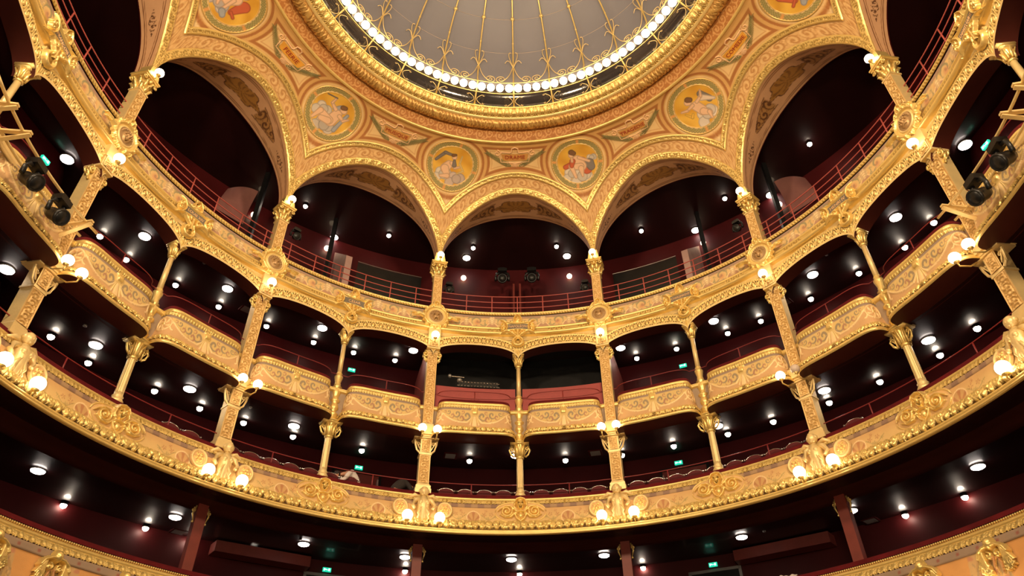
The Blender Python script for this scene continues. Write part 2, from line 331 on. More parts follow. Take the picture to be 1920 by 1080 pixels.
# painted shell of the vault, with its scrolls, borders and panels
TOPT = PI / 2
def vault_bay():
    nu, nv = 230, 150
    uu = np.linspace(-1, 1, nu); t0 = archt(uu) + .0; q = np.linspace(0, 1, nv)
    T = t0[:, None] + (TOPT - t0[:, None]) * q[None, :]; U = np.broadcast_to(uu[:, None], T.shape)
    r = RC + EA * np.cos(T); x = U * DL * S * r
    tv = vt(U); dV = (T - tv) * speed(T) * .9
    # along-arch coordinate
    ca = dome(uu * DL, np.minimum(t0 + .12, 1.4)); al = np.concatenate([[0], np.cumsum(np.linalg.norm(np.diff(ca, axis=0), axis=1))]); al -= al[-1] / 2
    AL = np.broadcast_to(al[:, None], T.shape)
    bandlo = t0[:, None] + .085; vv = np.clip((T - bandlo) / np.maximum(tv - bandlo, .02), 0, 1) * 2 - 1
    peach = np.array([.70, .43, .18, 0.]); brown = np.array([.47, .215, .06, 0.]); pale = np.array([.80, .56, .26, 0.]); cream = np.array([.84, .63, .33, 0.])
    wid = np.maximum((tv - bandlo) * speed(T), .2)
    rn = rinceau(AL, vv * np.clip(wid / .8, 1, 1.0), .62, 1.6, .2)
    C = mixc(peach, brown, rn * .75); C = mixc(C, pale, ss(.35, .6, rinceau(AL + .11, vv, .62, 1.6, .2)) * (1 - rn) * .6)
    # above the V moulding
    dTop = (TOPT - T) * speed(1.45); dR = np.hypot((1 - np.abs(U)) * DL * S * r, (T - TR) * speed(TR))
    up = ss(.0, .02, dV)
    base = np.array([.68, .40, .14, 0.]) * np.ones(T.shape + (4,)); line = np.array([.42, .17, .05, 0.])
    base = mixc(base, pale, ss(.02, .0, np.abs(dV - .24) - .03) * .6)
    m = np.minimum(np.minimum(dV - .42, dTop - .42), dR - 1.62)
    base = mixc(base, line, ss(-.13, -.10, m) * ss(.0, -.02, m)); base = mixc(base, pale, ss(.0, .03, m)); base = mixc(base, line * 1.3, ss(.05, .07, m) * ss(.11, .09, m) * .5)
    base = mixc(base, line, ss(.04, .02, np.abs(dR - 1.33) - .02)); base = mixc(base, cream, ss(.03, .01, np.abs(dR - 1.19) - .02) * .7)
    lo = np.where(T < TR - .22, np.minimum(dV - .34, dR - 1.45), -1.); base = mixc(base, line, ss(-.10, -.08, lo) * ss(.0, -.02, lo) * (np.abs(U) > .6)); base = mixc(base, cream, ss(.0, .03, lo) * (np.abs(U) > .6))
    base = mixc(base, line, ss(.06, .04, np.abs(dTop - .2)) * .0)
    C = mixc(C, base, up) if False else C * (1 - up[..., None]) + base * up[..., None]
    C[..., 3] = 0
    return uu, T, C
uu, TT, VC = vault_bay()
Vs, Fs, Cs = [], [], []; n0 = 0
for c in range(-6, 7, 2):
    G = dome((uu[:, None] + c) * DL, TT); Vs.append(G.reshape(-1, 3)); Fs.append(gridfaces(*TT.shape)[:, ::-1] + n0); Cs.append(VC.reshape(-1, 4)); n0 += TT.size
tag(raw_mesh('ceiling', np.concatenate(Vs), [np.concatenate(Fs)], M['relief'], None, np.concatenate(Cs)), 'painted ochre vault with scrollwork round the skylight', 'ceiling', None, 'structure')

# gilded mouldings that follow a curve on the vault
def vault_strip(name, az, t, w0, w1, hf, depth, parent=None, period=.2, nv=9, origin=None, step=.03):
    """a strip on the vault from offset w0 to w1 (metres, upwards) of the curve az(t)"""
    lim = name == 'upper_moulding'; C0 = dome(az, t); d = np.concatenate([[0], np.cumsum(np.linalg.norm(np.diff(C0, axis=0), axis=1))]); n = int(d[-1] / step) + 2; q = np.linspace(0, d[-1], n)
    az = np.interp(q, d, az); t = np.interp(q, d, t); sp = speed(t); rr = S * (RC + EA * np.cos(t)); X = np.gradient(az, q) * rr; Y = np.gradient(t, q) * sp; L = np.hypot(X, Y); X /= L; Y /= L
    V = np.linspace(-1, 1, nv); w = (w0[:, None] if isinstance(w0, np.ndarray) else w0) ; W1 = np.interp(q, d, w1) if isinstance(w1, np.ndarray) else np.full(n, w1)
    off = w0 + (W1[:, None] - w0) * (V[None, :] + 1) / 2
    U = np.broadcast_to((q - d[-1] / 2)[:, None], off.shape); H = hf(U, np.broadcast_to(V, off.shape))
    edge = np.sqrt(np.maximum(0, 1 - V ** 4))[None, :]
    AA = az[:, None] - Y[:, None] * off / rr[:, None]; AA = np.clip(AA, -DL, DL) if lim else AA
    G = dome(AA, t[:, None] + X[:, None] * off / sp[:, None], .03 + .05 * edge + depth * H)
    col = mixc(DGOLD, GOLD, ss(.05, .55, H + (np.abs(V) > .7)[None, :] * .8))  # hollows of the moulding coloured darker gold as painted shade
    return grid(name, G[:, ::-1], M['relief'], parent, col[:, ::-1], origin=origin)
us = np.sin(np.linspace(-PI / 2, PI / 2, 241)) * .984
def arch_h(U, V): return np.where(np.abs(V) > .72, .7, np.clip(.1 + .9 * np.maximum(rinceau(U, V * 1.25, .20, 1.2, -.1) * .75, np.sqrt(np.maximum(0, 1 - ((np.mod(U, .40) - .2) / .055) ** 2 - (V * .155 / .055) ** 2))), 0, 1))
def vm_h(U, V): return np.where(V > .45, .8, np.where(V < -.45, .8, .1 + .7 * rinceau(U, V * 2.2, .16, 1.2, .1)))
names5 = {-6: None, -4: 'left of the FEERIE cartouche', -2: 'below the MUSIQUE cartouche', 0: 'below the DRAME cartouche', 2: 'below the TRAGEDIE cartouche', 4: 'right of the COMEDIE cartouche', 6: None}
BAY = {-6: 'leftmost great arch, cut by the frame', -4: 'great arch second from the left, beside FEERIE', -2: 'great arch under the MUSIQUE cartouche', 0: 'middle great arch under the DRAME cartouche',
       2: 'great arch under the TRAGEDIE cartouche', 4: 'great arch second from the right, beside COMEDIE', 6: 'rightmost great arch, cut by the frame'}
def front_curve(u): return (u * DL), archt(u)
arch0 = None
RREAR = 1.04
def archz2(u): return .850 + .287 * np.sqrt(np.clip(1 - (u / .975) ** 2, 0, 1))
def build_arch():
    root = empty('great_arch', (0, S * .9, S * ZS)); O = np.array(root.location)
    t = archt(us); gap = (1 - np.abs(us)) * DL * S * .985
    w1 = np.clip(gap * 1.15 + .02, .05, .31)
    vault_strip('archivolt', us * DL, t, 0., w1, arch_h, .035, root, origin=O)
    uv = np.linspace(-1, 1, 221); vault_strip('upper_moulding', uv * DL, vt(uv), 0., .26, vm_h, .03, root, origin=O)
    # soffit: from the vault's edge back to the rear edge
    n = 330; a = np.linspace(-PI / 2, PI / 2, n); uf = np.sin(a) * .984; ur = np.sin(a) * .972; nw = 44; W = np.linspace(0, 1, nw)
    tf = archt(uf); A = dome(uf * DL, tf, 0.); B = P(ur * DL, RREAR, archz2(ur)); G = A[:, None] * (1 - W[None, :, None]) + B[:, None] * W[None, :, None]
    L = np.concatenate([[0], np.cumsum(np.linalg.norm(np.diff(A, axis=0), axis=1))]); L -= L[-1] / 2; X = np.abs(L)[:, None] * np.ones((1, nw)); wl = np.linalg.norm(B - A, axis=1)[:, None]; Y = (W[None, :] - .5) * wl
    base = np.array([.60, .34, .18, 0.]); dark = np.array([.12, .045, .014, 0.]); mid = np.array([.36, .17, .035, 0.])
    C = base * np.ones(X.shape + (4,)); e = np.minimum(W, 1 - W)[None, :] * wl
    C = mixc(C, dark * 1.5, ss(.025, .01, np.abs(e - .13))); C = mixc(C, dark * 1.8, ss(.015, .005, np.abs(e - .2)))
    ce = np.hypot(X / .95, Y / .42); lob = .88 + .12 * np.cos(6 * np.arctan2(Y / .42, X / .95 + 1e-9))
    C = mixc(C, mid, ss(lob, lob - .06, ce)); C = mixc(C, dark, ss(.05, .02, np.abs(ce - lob)))
    C = mixc(C, dark, ss(.4, .6, np.cos(9 * np.arctan2(Y, X) + 9 * ce)) * ss(lob - .1, lob - .25, ce) * .6)
    w2 = .40 * np.clip(1 - (X - .9) / 1.35, 0, 1) ** .7; ar = rinceau(X, Y / np.maximum(w2, .05), .42, 1.3, .0)
    C = mixc(C, mid, ss(.9, 1., X) * ss(2.3, 2.2, X) * ss(w2, w2 - .05, np.abs(Y)) * .8); C = mixc(C, dark, ar * ss(.9, 1.0, X) * ss(2.3, 2.2, X) * (np.abs(Y) < w2)); C = mixc(C, dark, ss(.03, .01, np.abs(np.abs(Y) - w2)) * (X > .9) * (X < 2.2)); 
    w3 = .17 * np.clip(1 - np.abs(X - 3.0) / .5, 0, 1); C = mixc(C, dark, (np.abs(Y) < w3) * ss(.3, .6, rinceau(X, Y / .2, .3, 1.2, .0)))
    C[..., 3] = 0
    grid('soffit', G, M['relief'], root, C, origin=O)
    # square gilded nosing at the rear edge
    return root, O
arch0, AO = build_arch()
for c in range(-6, 7, 2):
    o = arch0 if c == 0 else copy_tree(arch0); rotz(o, AO, c * DL); tag(o, 'gilded %s' % BAY[c], 'arch', 'gilded arches round the vault')

# painted roundels
def sdf_paint(kind):
    nr, na = 62, 220; R = np.linspace(0.004, 1.14, nr); A = np.linspace(0, 2 * PI, na, endpoint=False)
    X = (R[None, :] * np.cos(A)[:, None]); Y = (R[None, :] * np.sin(A)[:, None]); r = np.hypot(X, Y)
    n = np.sin(5 * X + 3 * np.sin(3 * Y)) * .5 + .5
    C = mixc([.66, .34, .035, 0.], [.80, .48, .07, 0.], n)
    skin = np.array([.80, .52, .33, 0.]); shade = np.array([.52, .30, .18, 0.])
    def cap(ax, ay, bx, by, ra, rb, col, soft=.02):
        nonlocal C
        dx, dy = bx - ax, by - ay; t = np.clip(((X - ax) * dx + (Y - ay) * dy) / (dx * dx + dy * dy + 1e-9), 0, 1); d = np.hypot(X - ax - t * dx, Y - ay - t * dy) - (ra + (rb - ra) * t)
        C = mixc(C, np.asarray(col) * .62, ss(.03, .0, d)); C = mixc(C, col, ss(-.005, -.035, d))
    def cloud(x, y, s, c=(.74, .66, .56, 0.)):
        for k in range(5): cap(x + s * math.cos(k * 1.9) * .6, y + s * .35 * math.sin(k * 2.3), x + s * math.cos(k * 1.9) * .6 + .01, y + s * .3 * math.sin(k * 2.3), s * .42, s * .42, tuple(q * (1 - .06 * k) for q in c))
    blue = (.36, .38, .42, 0.); red = (.55, .12, .05, 0.); hair = (.22, .11, .05, 0.); grey = (.22, .19, .17, 0.)
    if kind == 'flute':
        cloud(-.45, -.1, .42); cloud(-.1, -.62, .5, (.62, .54, .46, 0.)); cap(.15, .38, -.05, .2, .10, .06, blue); cap(.55, .25, .42, -.55, .06, .08, blue)
        cap(.18, .05, .1, -.3, .2, .22, skin); cap(.05, -.32, -.45, -.18, .16, .12, skin); cap(-.45, -.18, -.62, -.62, .11, .05, skin); cap(.02, -.36, -.3, -.42, .14, .10, skin)
        cap(.02, .2, -.25, .35, .075, .055, skin); cap(-.25, .35, -.22, .62, .05, .035, skin); cap(.3, .05, .55, -.05, .08, .05, skin); cap(.52, -.05, .68, .12, .05, .03, skin)
        cap(.28, .36, .33, .33, .13, .12, skin); cap(.22, .44, .3, .47, .10, .09, hair); cap(-.6, .55, -.2, .64, .015, .015, grey)
    elif kind == 'lyre':
        cloud(-.4, -.5, .45); cloud(.2, -.6, .45, (.66, .52, .44, 0.)); cap(-.75, .1, -.4, .5, .05, .07, grey); cap(-.4, .5, -.1, .45, .07, .05, grey)
        cap(-.15, .0, -.3, -.2, .17, .2, skin); cap(-.3, -.2, -.15, -.5, .17, .12, skin); cap(-.15, -.5, -.45, -.55, .10, .05, skin); cap(-.05, .08, .12, -.12, .08, .06, skin); cap(.12, -.12, .32, -.05, .05, .035, skin)
        cap(.02, .38, .03, .34, .11, .10, skin); cap(-.04, .44, .06, .47, .07, .05, hair); cap(.05, .2, .08, .0, .05, .09, grey)
        cap(.35, .45, .30, .1, .02, .03, (.85, .62, .25, 0.)); cap(.30, .1, .5, -.2, .03, .03, (.85, .62, .25, 0.)); cap(.5, -.2, .25, -.35, .03, .02, (.85, .62, .25, 0.))
    elif kind == 'cloak':
        cloud(-.4, -.45, .4); cloud(.0, -.65, .5); cloud(.6, .05, .25); cap(.2, .0, .35, -.35, .2, .22, red); cap(-.55, -.1, -.25, .0, .1, .09, red); cap(.5, -.15, .55, -.3, .2, .16, grey)
        cap(.0, .12, .15, -.18, .2, .2, skin); cap(.1, -.2, -.3, -.12, .15, .11, skin); cap(-.3, -.12, -.2, -.6, .10, .06, skin); cap(.1, -.28, .1, -.6, .12, .05, skin); cap(.1, .2, .5, -.05, .07, .05, skin); cap(-.2, .1, -.28, -.1, .12, .08, red)
        cap(-.22, .1, -.2, .28, .05, .045, skin); cap(-.18, .42, -.2, .38, .13, .11, skin); cap(-.16, .52, -.08, .45, .12, .10, hair)
    elif kind == 'wings':
        cloud(.1, -.55, .5, (.78, .68, .58, 0.)); cap(.42, .3, .6, -.1, .12, .12, grey); cap(.35, .15, .75, -.2, .12, .05, (.74, .60, .48, 0.)); cap(.0, .0, .1, -.3, .19, .19, skin); cap(.1, -.35, .3, -.55, .14, .09, skin); cap(.28, -.5, .25, -.75, .08, .04, skin)
        cap(-.1, .1, -.4, .05, .07, .05, skin); cap(-.4, .05, -.62, .12, .05, .035, skin); cap(.12, .12, .38, .2, .07, .05, skin); cap(.38, .2, .5, .42, .05, .03, skin); cap(-.18, .32, -.16, .3, .14, .12, skin); cap(-.12, .42, -.05, .36, .11, .10, hair)
        cap(-.55, -.05, -.4, -.3, .03, .05, (.80, .48, .08, 0.)); cap(-.4, -.3, -.3, -.2, .05, .04, (.80, .48, .08, 0.))
    else:
        cloud(-.3, -.5, .5, (.62, .54, .50, 0.)); cap(.35, .2, .3, -.3, .2, .1, red); cap(.3, -.3, .5, -.35, .05, .05, red); cap(0, .1, -.1, -.1, .2, .2, skin); cap(-.1, -.2, -.55, -.3, .16, .10, skin); cap(0., 0., .05, -.5, .07, .05, skin); cap(.02, .42, .0, .4, .13, .11, skin); cap(.06, .5, .02, .48, .1, .1, hair); cap(-.4, -.3, -.2, -.55, .08, .05, skin); cap(.12, -.55, .22, -.6, .12, .1, blue)
    # wreath and rims
    an = np.broadcast_to(A[:, None], r.shape); g = ss(.2, .8, .5 + .5 * np.cos(an * 60 + (r - .98) * 60)) * .6 + .4 * (.5 + .5 * np.cos(an * 60 - (r - .98) * 70))
    wr = mixc([.20, .18, .055, 0.], [.46, .38, .15, 0.], g); C = mixc(C, [.86, .60, .30, 0.], ss(.855, .87, r)); C = mixc(C, wr, ss(.90, .92, r + .012 * np.cos(an * 30))); C = mixc(C, [.70, .34, .10, 0.], ss(.96, .99, np.cos(an * 4 + .8)) * ss(.90, .92, r))
    C = mixc(C, [.84, .56, .28, 0.], ss(1.085, 1.10, r + .012 * np.cos(an * 60))); C[..., 3] = 0
    return X, Y, C
RLAB = {-5: ('horn', 'painted roundel of a seated figure in red drapery with a horn, at the top left'), -3: ('flute', 'painted roundel of a cherub playing a pipe on a cloud, right of FEERIE'), -1: ('lyre', 'painted roundel of a kneeling figure with a lyre, left of DRAME'),
        1: ('cloak', 'painted roundel of a seated figure in a red cloak, right of DRAME'), 3: ('wings', 'painted roundel of a cherub with spread arms and grey wings, left of COMEDIE'), 5: ('horn', 'painted roundel cut by the top edge, at the top right')}
for i, (kd, lb) in RLAB.items():
    X, Y, C = sdf_paint(kd); root = empty('painted_roundel', dome(0., TR)); f = domemap(0., TR); O = np.array(root.location)
    edge = np.clip((1.14 - np.hypot(X, Y)) / .03, 0, 1)
    if i == 5: X = -X
    grid('painting', f(X, Y, .01 + .02 * edge), M['relief'], root, C, closeu=True, origin=O)
    for nm, R0, wd in (('rim', 1.125, .022), ('inner_rim', .875, .014)):
        mb = MB(); a = np.linspace(0, 2 * PI, 120, endpoint=False); mb.tube(f(R0 * np.cos(a), R0 * np.sin(a), np.full(120, .03)), wd, 6, True); mb.build(nm, M['gold'], root, O, True)
    rotz(root, O, i * DL); tag(root, lb, 'painting', 'painted roundels on the vault')
# painted cartouches with genre names
def ribbon(mb, pts, w0, w1, f, h=.02, n=None):
    pts = np.asarray(pts, float); t = np.gradient(pts, axis=0); t /= np.linalg.norm(t, axis=1)[:, None] + 1e-9; nrm = np.stack([-t[:, 1], t[:, 0]], 1); m = len(pts); w = np.linspace(w0, w1, m)[:, None]
    A = pts + nrm * w; B = pts - nrm * w; V = np.concatenate([f(q[:, 0], q[:, 1], np.full(m, hh)) for q, hh in ((A, .0), (A * .5 + pts * .5, h), (B * .5 + pts * .5, h), (B, .0))])
    i = np.arange(m - 1); F = [np.stack([k * m + i, k * m + i + 1, (k + 1) * m + i + 1, (k + 1) * m + i], 1) for k in range(3)]; mb.add(V, [np.concatenate(F)[:, ::-1]])
def spir(cx, cy, R, turns, hand, a0, n=26):
    a = np.linspace(0, turns * 2 * PI, n); r = R * (1 - .85 * a / a[-1]); return np.stack([cx + r * np.cos(a0 + hand * a), cy + r * np.sin(a0 + hand * a)], 1)
M['palm'] = simple('painted_palm_green', (.25, .22, .08), .65, 0, (20, .1), .25)
M['plate'] = simple('lit_orange_ground', (.78, .38, .05), .6, 0, (20, .1), .1)
M['plate2'] = simple('unlit_ochre_ground', (.60, .30, .08), .6, 0, (20, .1), .1)
M['letter'] = simple('painted_red_letters', (.36, .05, .02), .6, 0, (20, .1), .1)
M['cream'] = simple('painted_cream_scroll', (.82, .52, .28), .6, 0, (20, .1), .08)
TC = 1.345
for i, txt, lit in ((-4, 'FEERIE', 1), (-2, 'MUSIQUE', 0), (0, 'DRAME', 0), (2, 'TRAGEDIE', 0), (4, 'COMEDIE', 1)):  # lit: outer nameplates have light put into a brighter ground colour
    f = domemap(0., TC); O = dome(0., TC); root = empty('name_cartouche', O); hw = .56
    mb = MB(); g = np.linspace(-1, 1, 13); gx, gy = np.meshgrid(g, g, indexing='ij'); V = f(gx * hw * (1 + .06 * gy), gy * .155, np.full(gx.shape, .022)); mb.add(V.reshape(-1, 3), [gridfaces(13, 13)[:, ::-1]]); mb.build('nameplate', M['plate'] if lit else M['plate2'], root, O)
    mb = MB()
    fr = [(-hw - .05, -.22), (-hw - .10, .1), (-hw - .02, .24), (-.2, .2), (-.13, .25), (-.13, .42), (0, .47), (.13, .42), (.13, .25), (.2, .2), (hw + .02, .24), (hw + .10, .1), (hw + .05, -.22), (.3, -.24), (0, -.28), (-.3, -.24), (-hw - .05, -.22)]
    ribbon(mb, fr, .03, .03, f, .03)
    for sx in (-1, 1):
        q = spir(0, 0, .15, 1.4, sx, PI / 2 if sx > 0 else PI / 2); q[:, 0] += sx * (hw + .20); q[:, 1] += .18; ribbon(mb, q, .03, .018, f, .035)
        q = spir(0, 0, .09, 1.2, -sx, 0); q[:, 0] += sx * .28; q[:, 1] += -.33; ribbon(mb, q, .02, .012, f, .03)
    for k in range(7):
        a = -PI / 2 + (k - 3) * .33; ribbon(mb, [(.03 * math.cos(a), -.26 + .03 * math.sin(a)), (.16 * math.cos(a), -.3 + .16 * math.sin(a))], .03, .012, f, .03)
    mb.build('scroll_frame', M['cream'], root, O, True)
    for sx in (-1, 1):
        mb = MB(); n = 15
        st = [(sx * (.18 + 1.0 * k / n), -.40 + .48 * (k / n) + .10 * (k / n) ** 2) for k in range(n + 1)]; ribbon(mb, st, .022, .01, f, .03)
        for k in range(n + 1):
            x, y = st[k]
            for sgn in (-1, 1):
                L = .25 * (1 - .35 * k / n) ; a = math.atan2(.55, sx * 1.) + sgn * .55; ribbon(mb, [(x, y), (x + L * .5 * math.cos(a), y + L * .5 * math.sin(a)), (x + L * math.cos(a), y + L * math.sin(a) * .96)], .020, .004, f, .03)
        mb.build('palm_branch', M['palm'], root, O, True)
    tb = text_mb(txt, .235 if len(txt) < 7 else .205, .008); tb.map(lambda V: f(V[:, 0] * (1.15), V[:, 1], .032 + V[:, 2])); tb.build('lettering', M['letter'], root, O)
    rotz(root, O, i * DL); tag(root, 'painted cartouche reading %s between crossed palm branches on the vault' % txt, 'cartouche', 'painted name cartouches')

# lunette walls above the rear edge of each arch
n = 200
tagged = []
for c in range(-6, 7, 2):
    ug = np.linspace(-1, 1, n); zl = archz2(ug); W = np.linspace(0, 1, 4); Z = zl[:, None] * (1 - W) + 1.16 * W
    tagged.append(P((ug[:, None] + c) * DL, RREAR + .003, Z).reshape(-1, 3))
tag(raw_mesh('wall_lunettes', np.concatenate(tagged), [np.concatenate([gridfaces(n, 4) + k * n * 4 for k in range(7)])], M['maroon']), 'dark wall above the backs of the great arches', 'wall', None, 'structure')

# ================================================================== SKYLIGHT RING AND GLASS
FULL = dict(az=(-PI, PI), closed=True)
def whitefillet(U, V, H): return np.broadcast_to(GOLD * np.array([1.05, 1.1, 1.3, 1]), U.shape + (4,))
rg = empty('skylight_cornice', (0, 0, S * 1.25))
def RG(name, prof, hf, cf, nv, depth, step=.035, rref=.7):
    o = ring(name, prof, hf, cf, None, step=step, nv=nv, depth=depth, rref=rref, sign=1, **FULL); o.data.transform(Matrix.Translation((0, 0, -S * 1.25))); o.parent = rg; return o
# profiles run from the outside (low) to the inside, seen from below
def half(c, r, a0, a1, n=9): return [(c[0] + r * math.cos(math.radians(a)), c[1] + r * math.sin(math.radians(a))) for a in np.linspace(a0, a1, n)]
RG('bead_moulding', half((.7235, 1.2035), .0055, 20, -200, 9)[::-1], None, flatc(GOLD), 9, 0)
covec = lambda U, V, H: mixc([.40, .155, .035, 0.], [.60, .32, .11, 0.], ss(.2, .7, rinceau(U, V, .42, 2.2, .1)))
RG('painted_cove', [(.6985, 1.246), (.704, 1.224), (.7205, 1.2065)], None, covec, 26, 0, .03)
RG('leaf_garland', [(.6555, 1.2405), (.662, 1.2315), (.673, 1.2275), (.686, 1.231), (.6935, 1.239), (.6975, 1.2465)], lambda U, V: garland(U, V, .16), lambda U, V, H: mixc([.42, .22, .06, .8], [.74, .47, .15, .9], ss(.3, .75, H)), 18, .05, .025)  # browner colour low between the leaves imitates shade
RG('plain_fillet', [(.645, 1.247), (.645, 1.242), (.654, 1.2385), (.6555, 1.2405)], None, whitefillet, 6, 0)
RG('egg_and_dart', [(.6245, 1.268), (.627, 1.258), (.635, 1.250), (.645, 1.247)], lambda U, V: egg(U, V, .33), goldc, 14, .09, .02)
RG('inner_fillet', [(.6225, 1.274), (.6185, 1.270), (.6195, 1.2645), (.6245, 1.2655), (.6245, 1.268)], None, flatc(GOLD), 7, 0)
tag(rg, 'gilded round cornice with leaf garland and egg moulding round the skylight', 'moulding')
sky = empty('skylight', (0, 0, S * 1.3)); SO = np.array([0, 0, S * 1.3])
def skyp(az, th, h=0.): return P(az, (.575 - h / S) * np.cos(th), 1.325 + .45 * np.sin(th) - h / S * np.sin(th))
th = np.linspace(0, PI / 2 - .02, 40); A = np.linspace(-PI, PI, 224, endpoint=False)
grid('glass_dome', skyp(A[:, None], th[None, :])[:, ::-1], M['skyglass'], sky, closeu=True, origin=SO)
pr = np.array([(.632, 1.268), (.628, 1.288), (.605, 1.315), (.575, 1.326)]); grid('dark_glass_band', P(A[:, None], pr[None, :, 0], pr[None, :, 1])[:, ::-1], M['darkglass'], sky, closeu=True, origin=SO)
mb = MB()
for thh in (.345, .61, .90, 1.2): mb.tube(skyp(A, thh, .015), .007, 4, True)
mb.build('glazing_bars', M['opal'], sky, SO, True)
mb = MB(); mb.tube(P(A, .5855, 1.297), .018, 6, True); mb.build('lower_hoop', M['gold'], sky, SO, True)
mb = MB(); mb.tube(P(A, .5560, 1.3205), .018, 6, True); mb.build('upper_hoop', M['gold'], sky, SO, True)
NR = 28
def rib_mesh():
    mb = MB(); pth = [P(0., .6225, 1.270), P(0., .600, 1.288), P(0., .585, 1.299), P(0., .572, 1.310), P(0., .556, 1.322)] + [skyp(0., a, .09) for a in np.linspace(.06, 1.45, 24)]
    mb.tube(pth, .032, 7)
    for a in (.20, .42): mb.sphere(skyp(0., a, .09), .045, 8)
    mb.sphere(skyp(0., .61, .09), .085, 10)
    return mb
def scroll_mesh():
    """wrought scrolls of one rib and half a bay each side: local x across, y up the glass"""
    mb = MB(); BW = 2 * PI / NR * .56 * S
    def f(X, Y, H): return skyp(X / (S * .56), Y / (S * .46), .10 + H)
    def cv(pts, r): pts = np.asarray(pts); mb.tube(f(pts[:, 0], pts[:, 1], np.zeros(len(pts))), r, 5)
    for sx in (-1, 1):
        q = spir(0, 0, .23, 1.7, sx, -PI / 2); q[:, 0] = q[:, 0] + sx * BW * .345; q[:, 1] += .36; cv(q, .017)
        x = np.linspace(.03, BW * .335, 12); cv(np.stack([sx * x, .12 + 1.1 * np.exp(-x * 4.2)], 1), .017)
        t = np.linspace(0, 1, 16); cv(np.stack([sx * (.02 + .20 * np.sin(t * 2.6) ** 1.2 * (1 - .25 * t)), 1.15 + .72 * np.sin(t * 1.75)], 1), .016)
        cv(np.stack([sx * (.02 + .34 * t), 1.12 + .34 * np.sin(t * 2.5)], 1), .015)
    return mb
def low_scroll():
    mb = MB()
    def f(X, Y): return P(X / (S * .6), .619 - .026 * Y / .4, 1.270 + .022 * Y / .4)
    for sx in (-1, 1):
        y = np.linspace(0, 1, 14); x = sx * (.06 + .22 * (2 * y - 1) ** 2); q = f(x, .02 + y * .38); mb.tube(q, .013, 5)
        for cy in (.06, .38):
            s = spir(0, 0, .05, .9, -sx, 0 if sx > 0 else PI, 10); mb.tube(f(s[:, 0] + sx * .33, s[:, 1] * .8 + cy), .011, 5)
    return mb
r0 = rib_mesh().build('rib', M['gold'], sky, SO, True); s0 = scroll_mesh().build('scrollwork', M['pale'], r0, None, True); s0.data.transform(Matrix.Translation(-SO))
l0 = low_scroll().build('foot_scroll', M['pale'], r0, None, True); l0.data.transform(Matrix.Translation(-SO))
for k in range(1, NR):
    c = copy_tree(r0, sky); c.rotation_euler = (0, 0, -2 * PI * k / NR)
tag(sky, 'domed grey glass skylight with gilded ribs and wrought scrolls', 'skylight')
# ring globes
mb = MB(); mb.sphere((0, 0, 0), .163, 18); g0 = mb.build('globe_lamp', M['ringglobe'], None, None, True)
for k in range(NR * 4):
    a = 2 * PI * (k + .5) / (NR * 4); a = a if a < PI else a - 2 * PI
    o = g0 if k == 0 else g0.copy()
    if k: COL.objects.link(o)
    o.location = P(a, .5705, 1.3094); tag(o, 'lit white globe in the ring of globes round the skylight', 'lamp', 'globes round the skylight')

# ================================================================== TOP BALCONY BAND (tier four)
def lift(o, O): o.data.transform(Matrix.Translation(-Vector(O))); return o
b4 = empty('upper_balcony_front', P(0., .985, .60)); B4 = np.array(b4.location)
def R4(name, prof, hf, cf, nv, depth, **k): o = ring(name, prof, hf, cf, None, nv=nv, depth=depth, **k); o.parent = b4; lift(o, B4); return o
R4('top_rope_moulding', [(1.0, .640), (.985, .640), (.983, .636), (.986, .634)], None, flatc(GOLD), 6, 0)
R4('rope_moulding', [(.986, .6345), (.982, .630), (.986, .6255)], lambda U, V: rope(U, V, .11), goldc, 8, .03)
def frieze4(U, V, H):
    L = 2 * DL * S; q = np.abs(np.mod(U + L / 2, L) - L / 2); pink = np.array([.48, .28, .18, 0.]); och = np.array([.72, .50, .22, 0.])
    c = mixc([.52, .34, .22, 0.], och, ss(-.75, -.55, V) * ss(.72, .6, V)); c = mixc(c, pink * .85, ss(.9, .8, V) * ss(.55, .7, V) * .8)
    vine = rinceau(q + .2, V * 1.25, .52, 1.15, .45); c = mixc(c, [.26, .25, .15, 0.], vine * .85); dots = ss(.16, .05, np.hypot(np.mod(q + .2, .52) - .26, V * .26 + .03)); c = mixc(c, [.62, .22, .12, 0.], dots * .5)
    for x0, inv in ((1.03, 0), (2.07, 1)):
        X = np.abs(q - x0); tri = ss(0, .04, (.30 - .24 * (V + 1) / 1.1) - X) if not inv else ss(.26, .22, np.hypot(X, (V + .9) * .28)); c = mixc(c, pink, tri); c = mixc(c, [.88, .66, .36, .2], ss(.03, .01, np.abs((.30 - .24 * (V + 1) / 1.1) - X) if not inv else np.abs(np.hypot(X, (V + .9) * .28) - .26)))
        m = (np.hypot(X / .17, (V - .25) / .62) < 1) if not inv else (np.hypot(X / .10, (V + .1) / .6) < 1); p = ss(.1, .6, np.cos(30 * X + 9 * V) * np.cos(12 * V - 8 * X)); c = np.where(m[..., None], mixc([.62, .44, .24, 0.], [.92, .72, .42, .3], p), c)
    c = mixc(c, [.44, .30, .23, 0.], ss(.82, .88, V)); return c
R4('painted_frieze', [(.990, .6255), (.992, .600), (.990, .5765)], None, frieze4, 22, 0, step=.022)
R4('cornice', [(.990, .5765), (.981, .5755), (.979, .571), (.981, .568)], None, flatc(GOLD), 8, 0)
R4('cornice_ornament', [(.981, .568), (.977, .560), (.976, .553)], lambda U, V: np.where((np.mod(U, 1.2) < .75), rinceau(U, V, .10, 1.0, 0.), .35), goldc, 8, .02)
R4('lower_fillet', [(.976, .553), (.971, .551), (.970, .545), (.973, .542), (.988, .541)], None, flatc(GOLD), 8, 0)
R4('recess', [(.988, .541), (.992, .536), (.9925, .531)], None, flatc(PGOLD * .95), 8, 0, step=.1)
tag(b4, 'continuous gilded balcony front of the top gallery, painted with scrolls', 'balcony front')
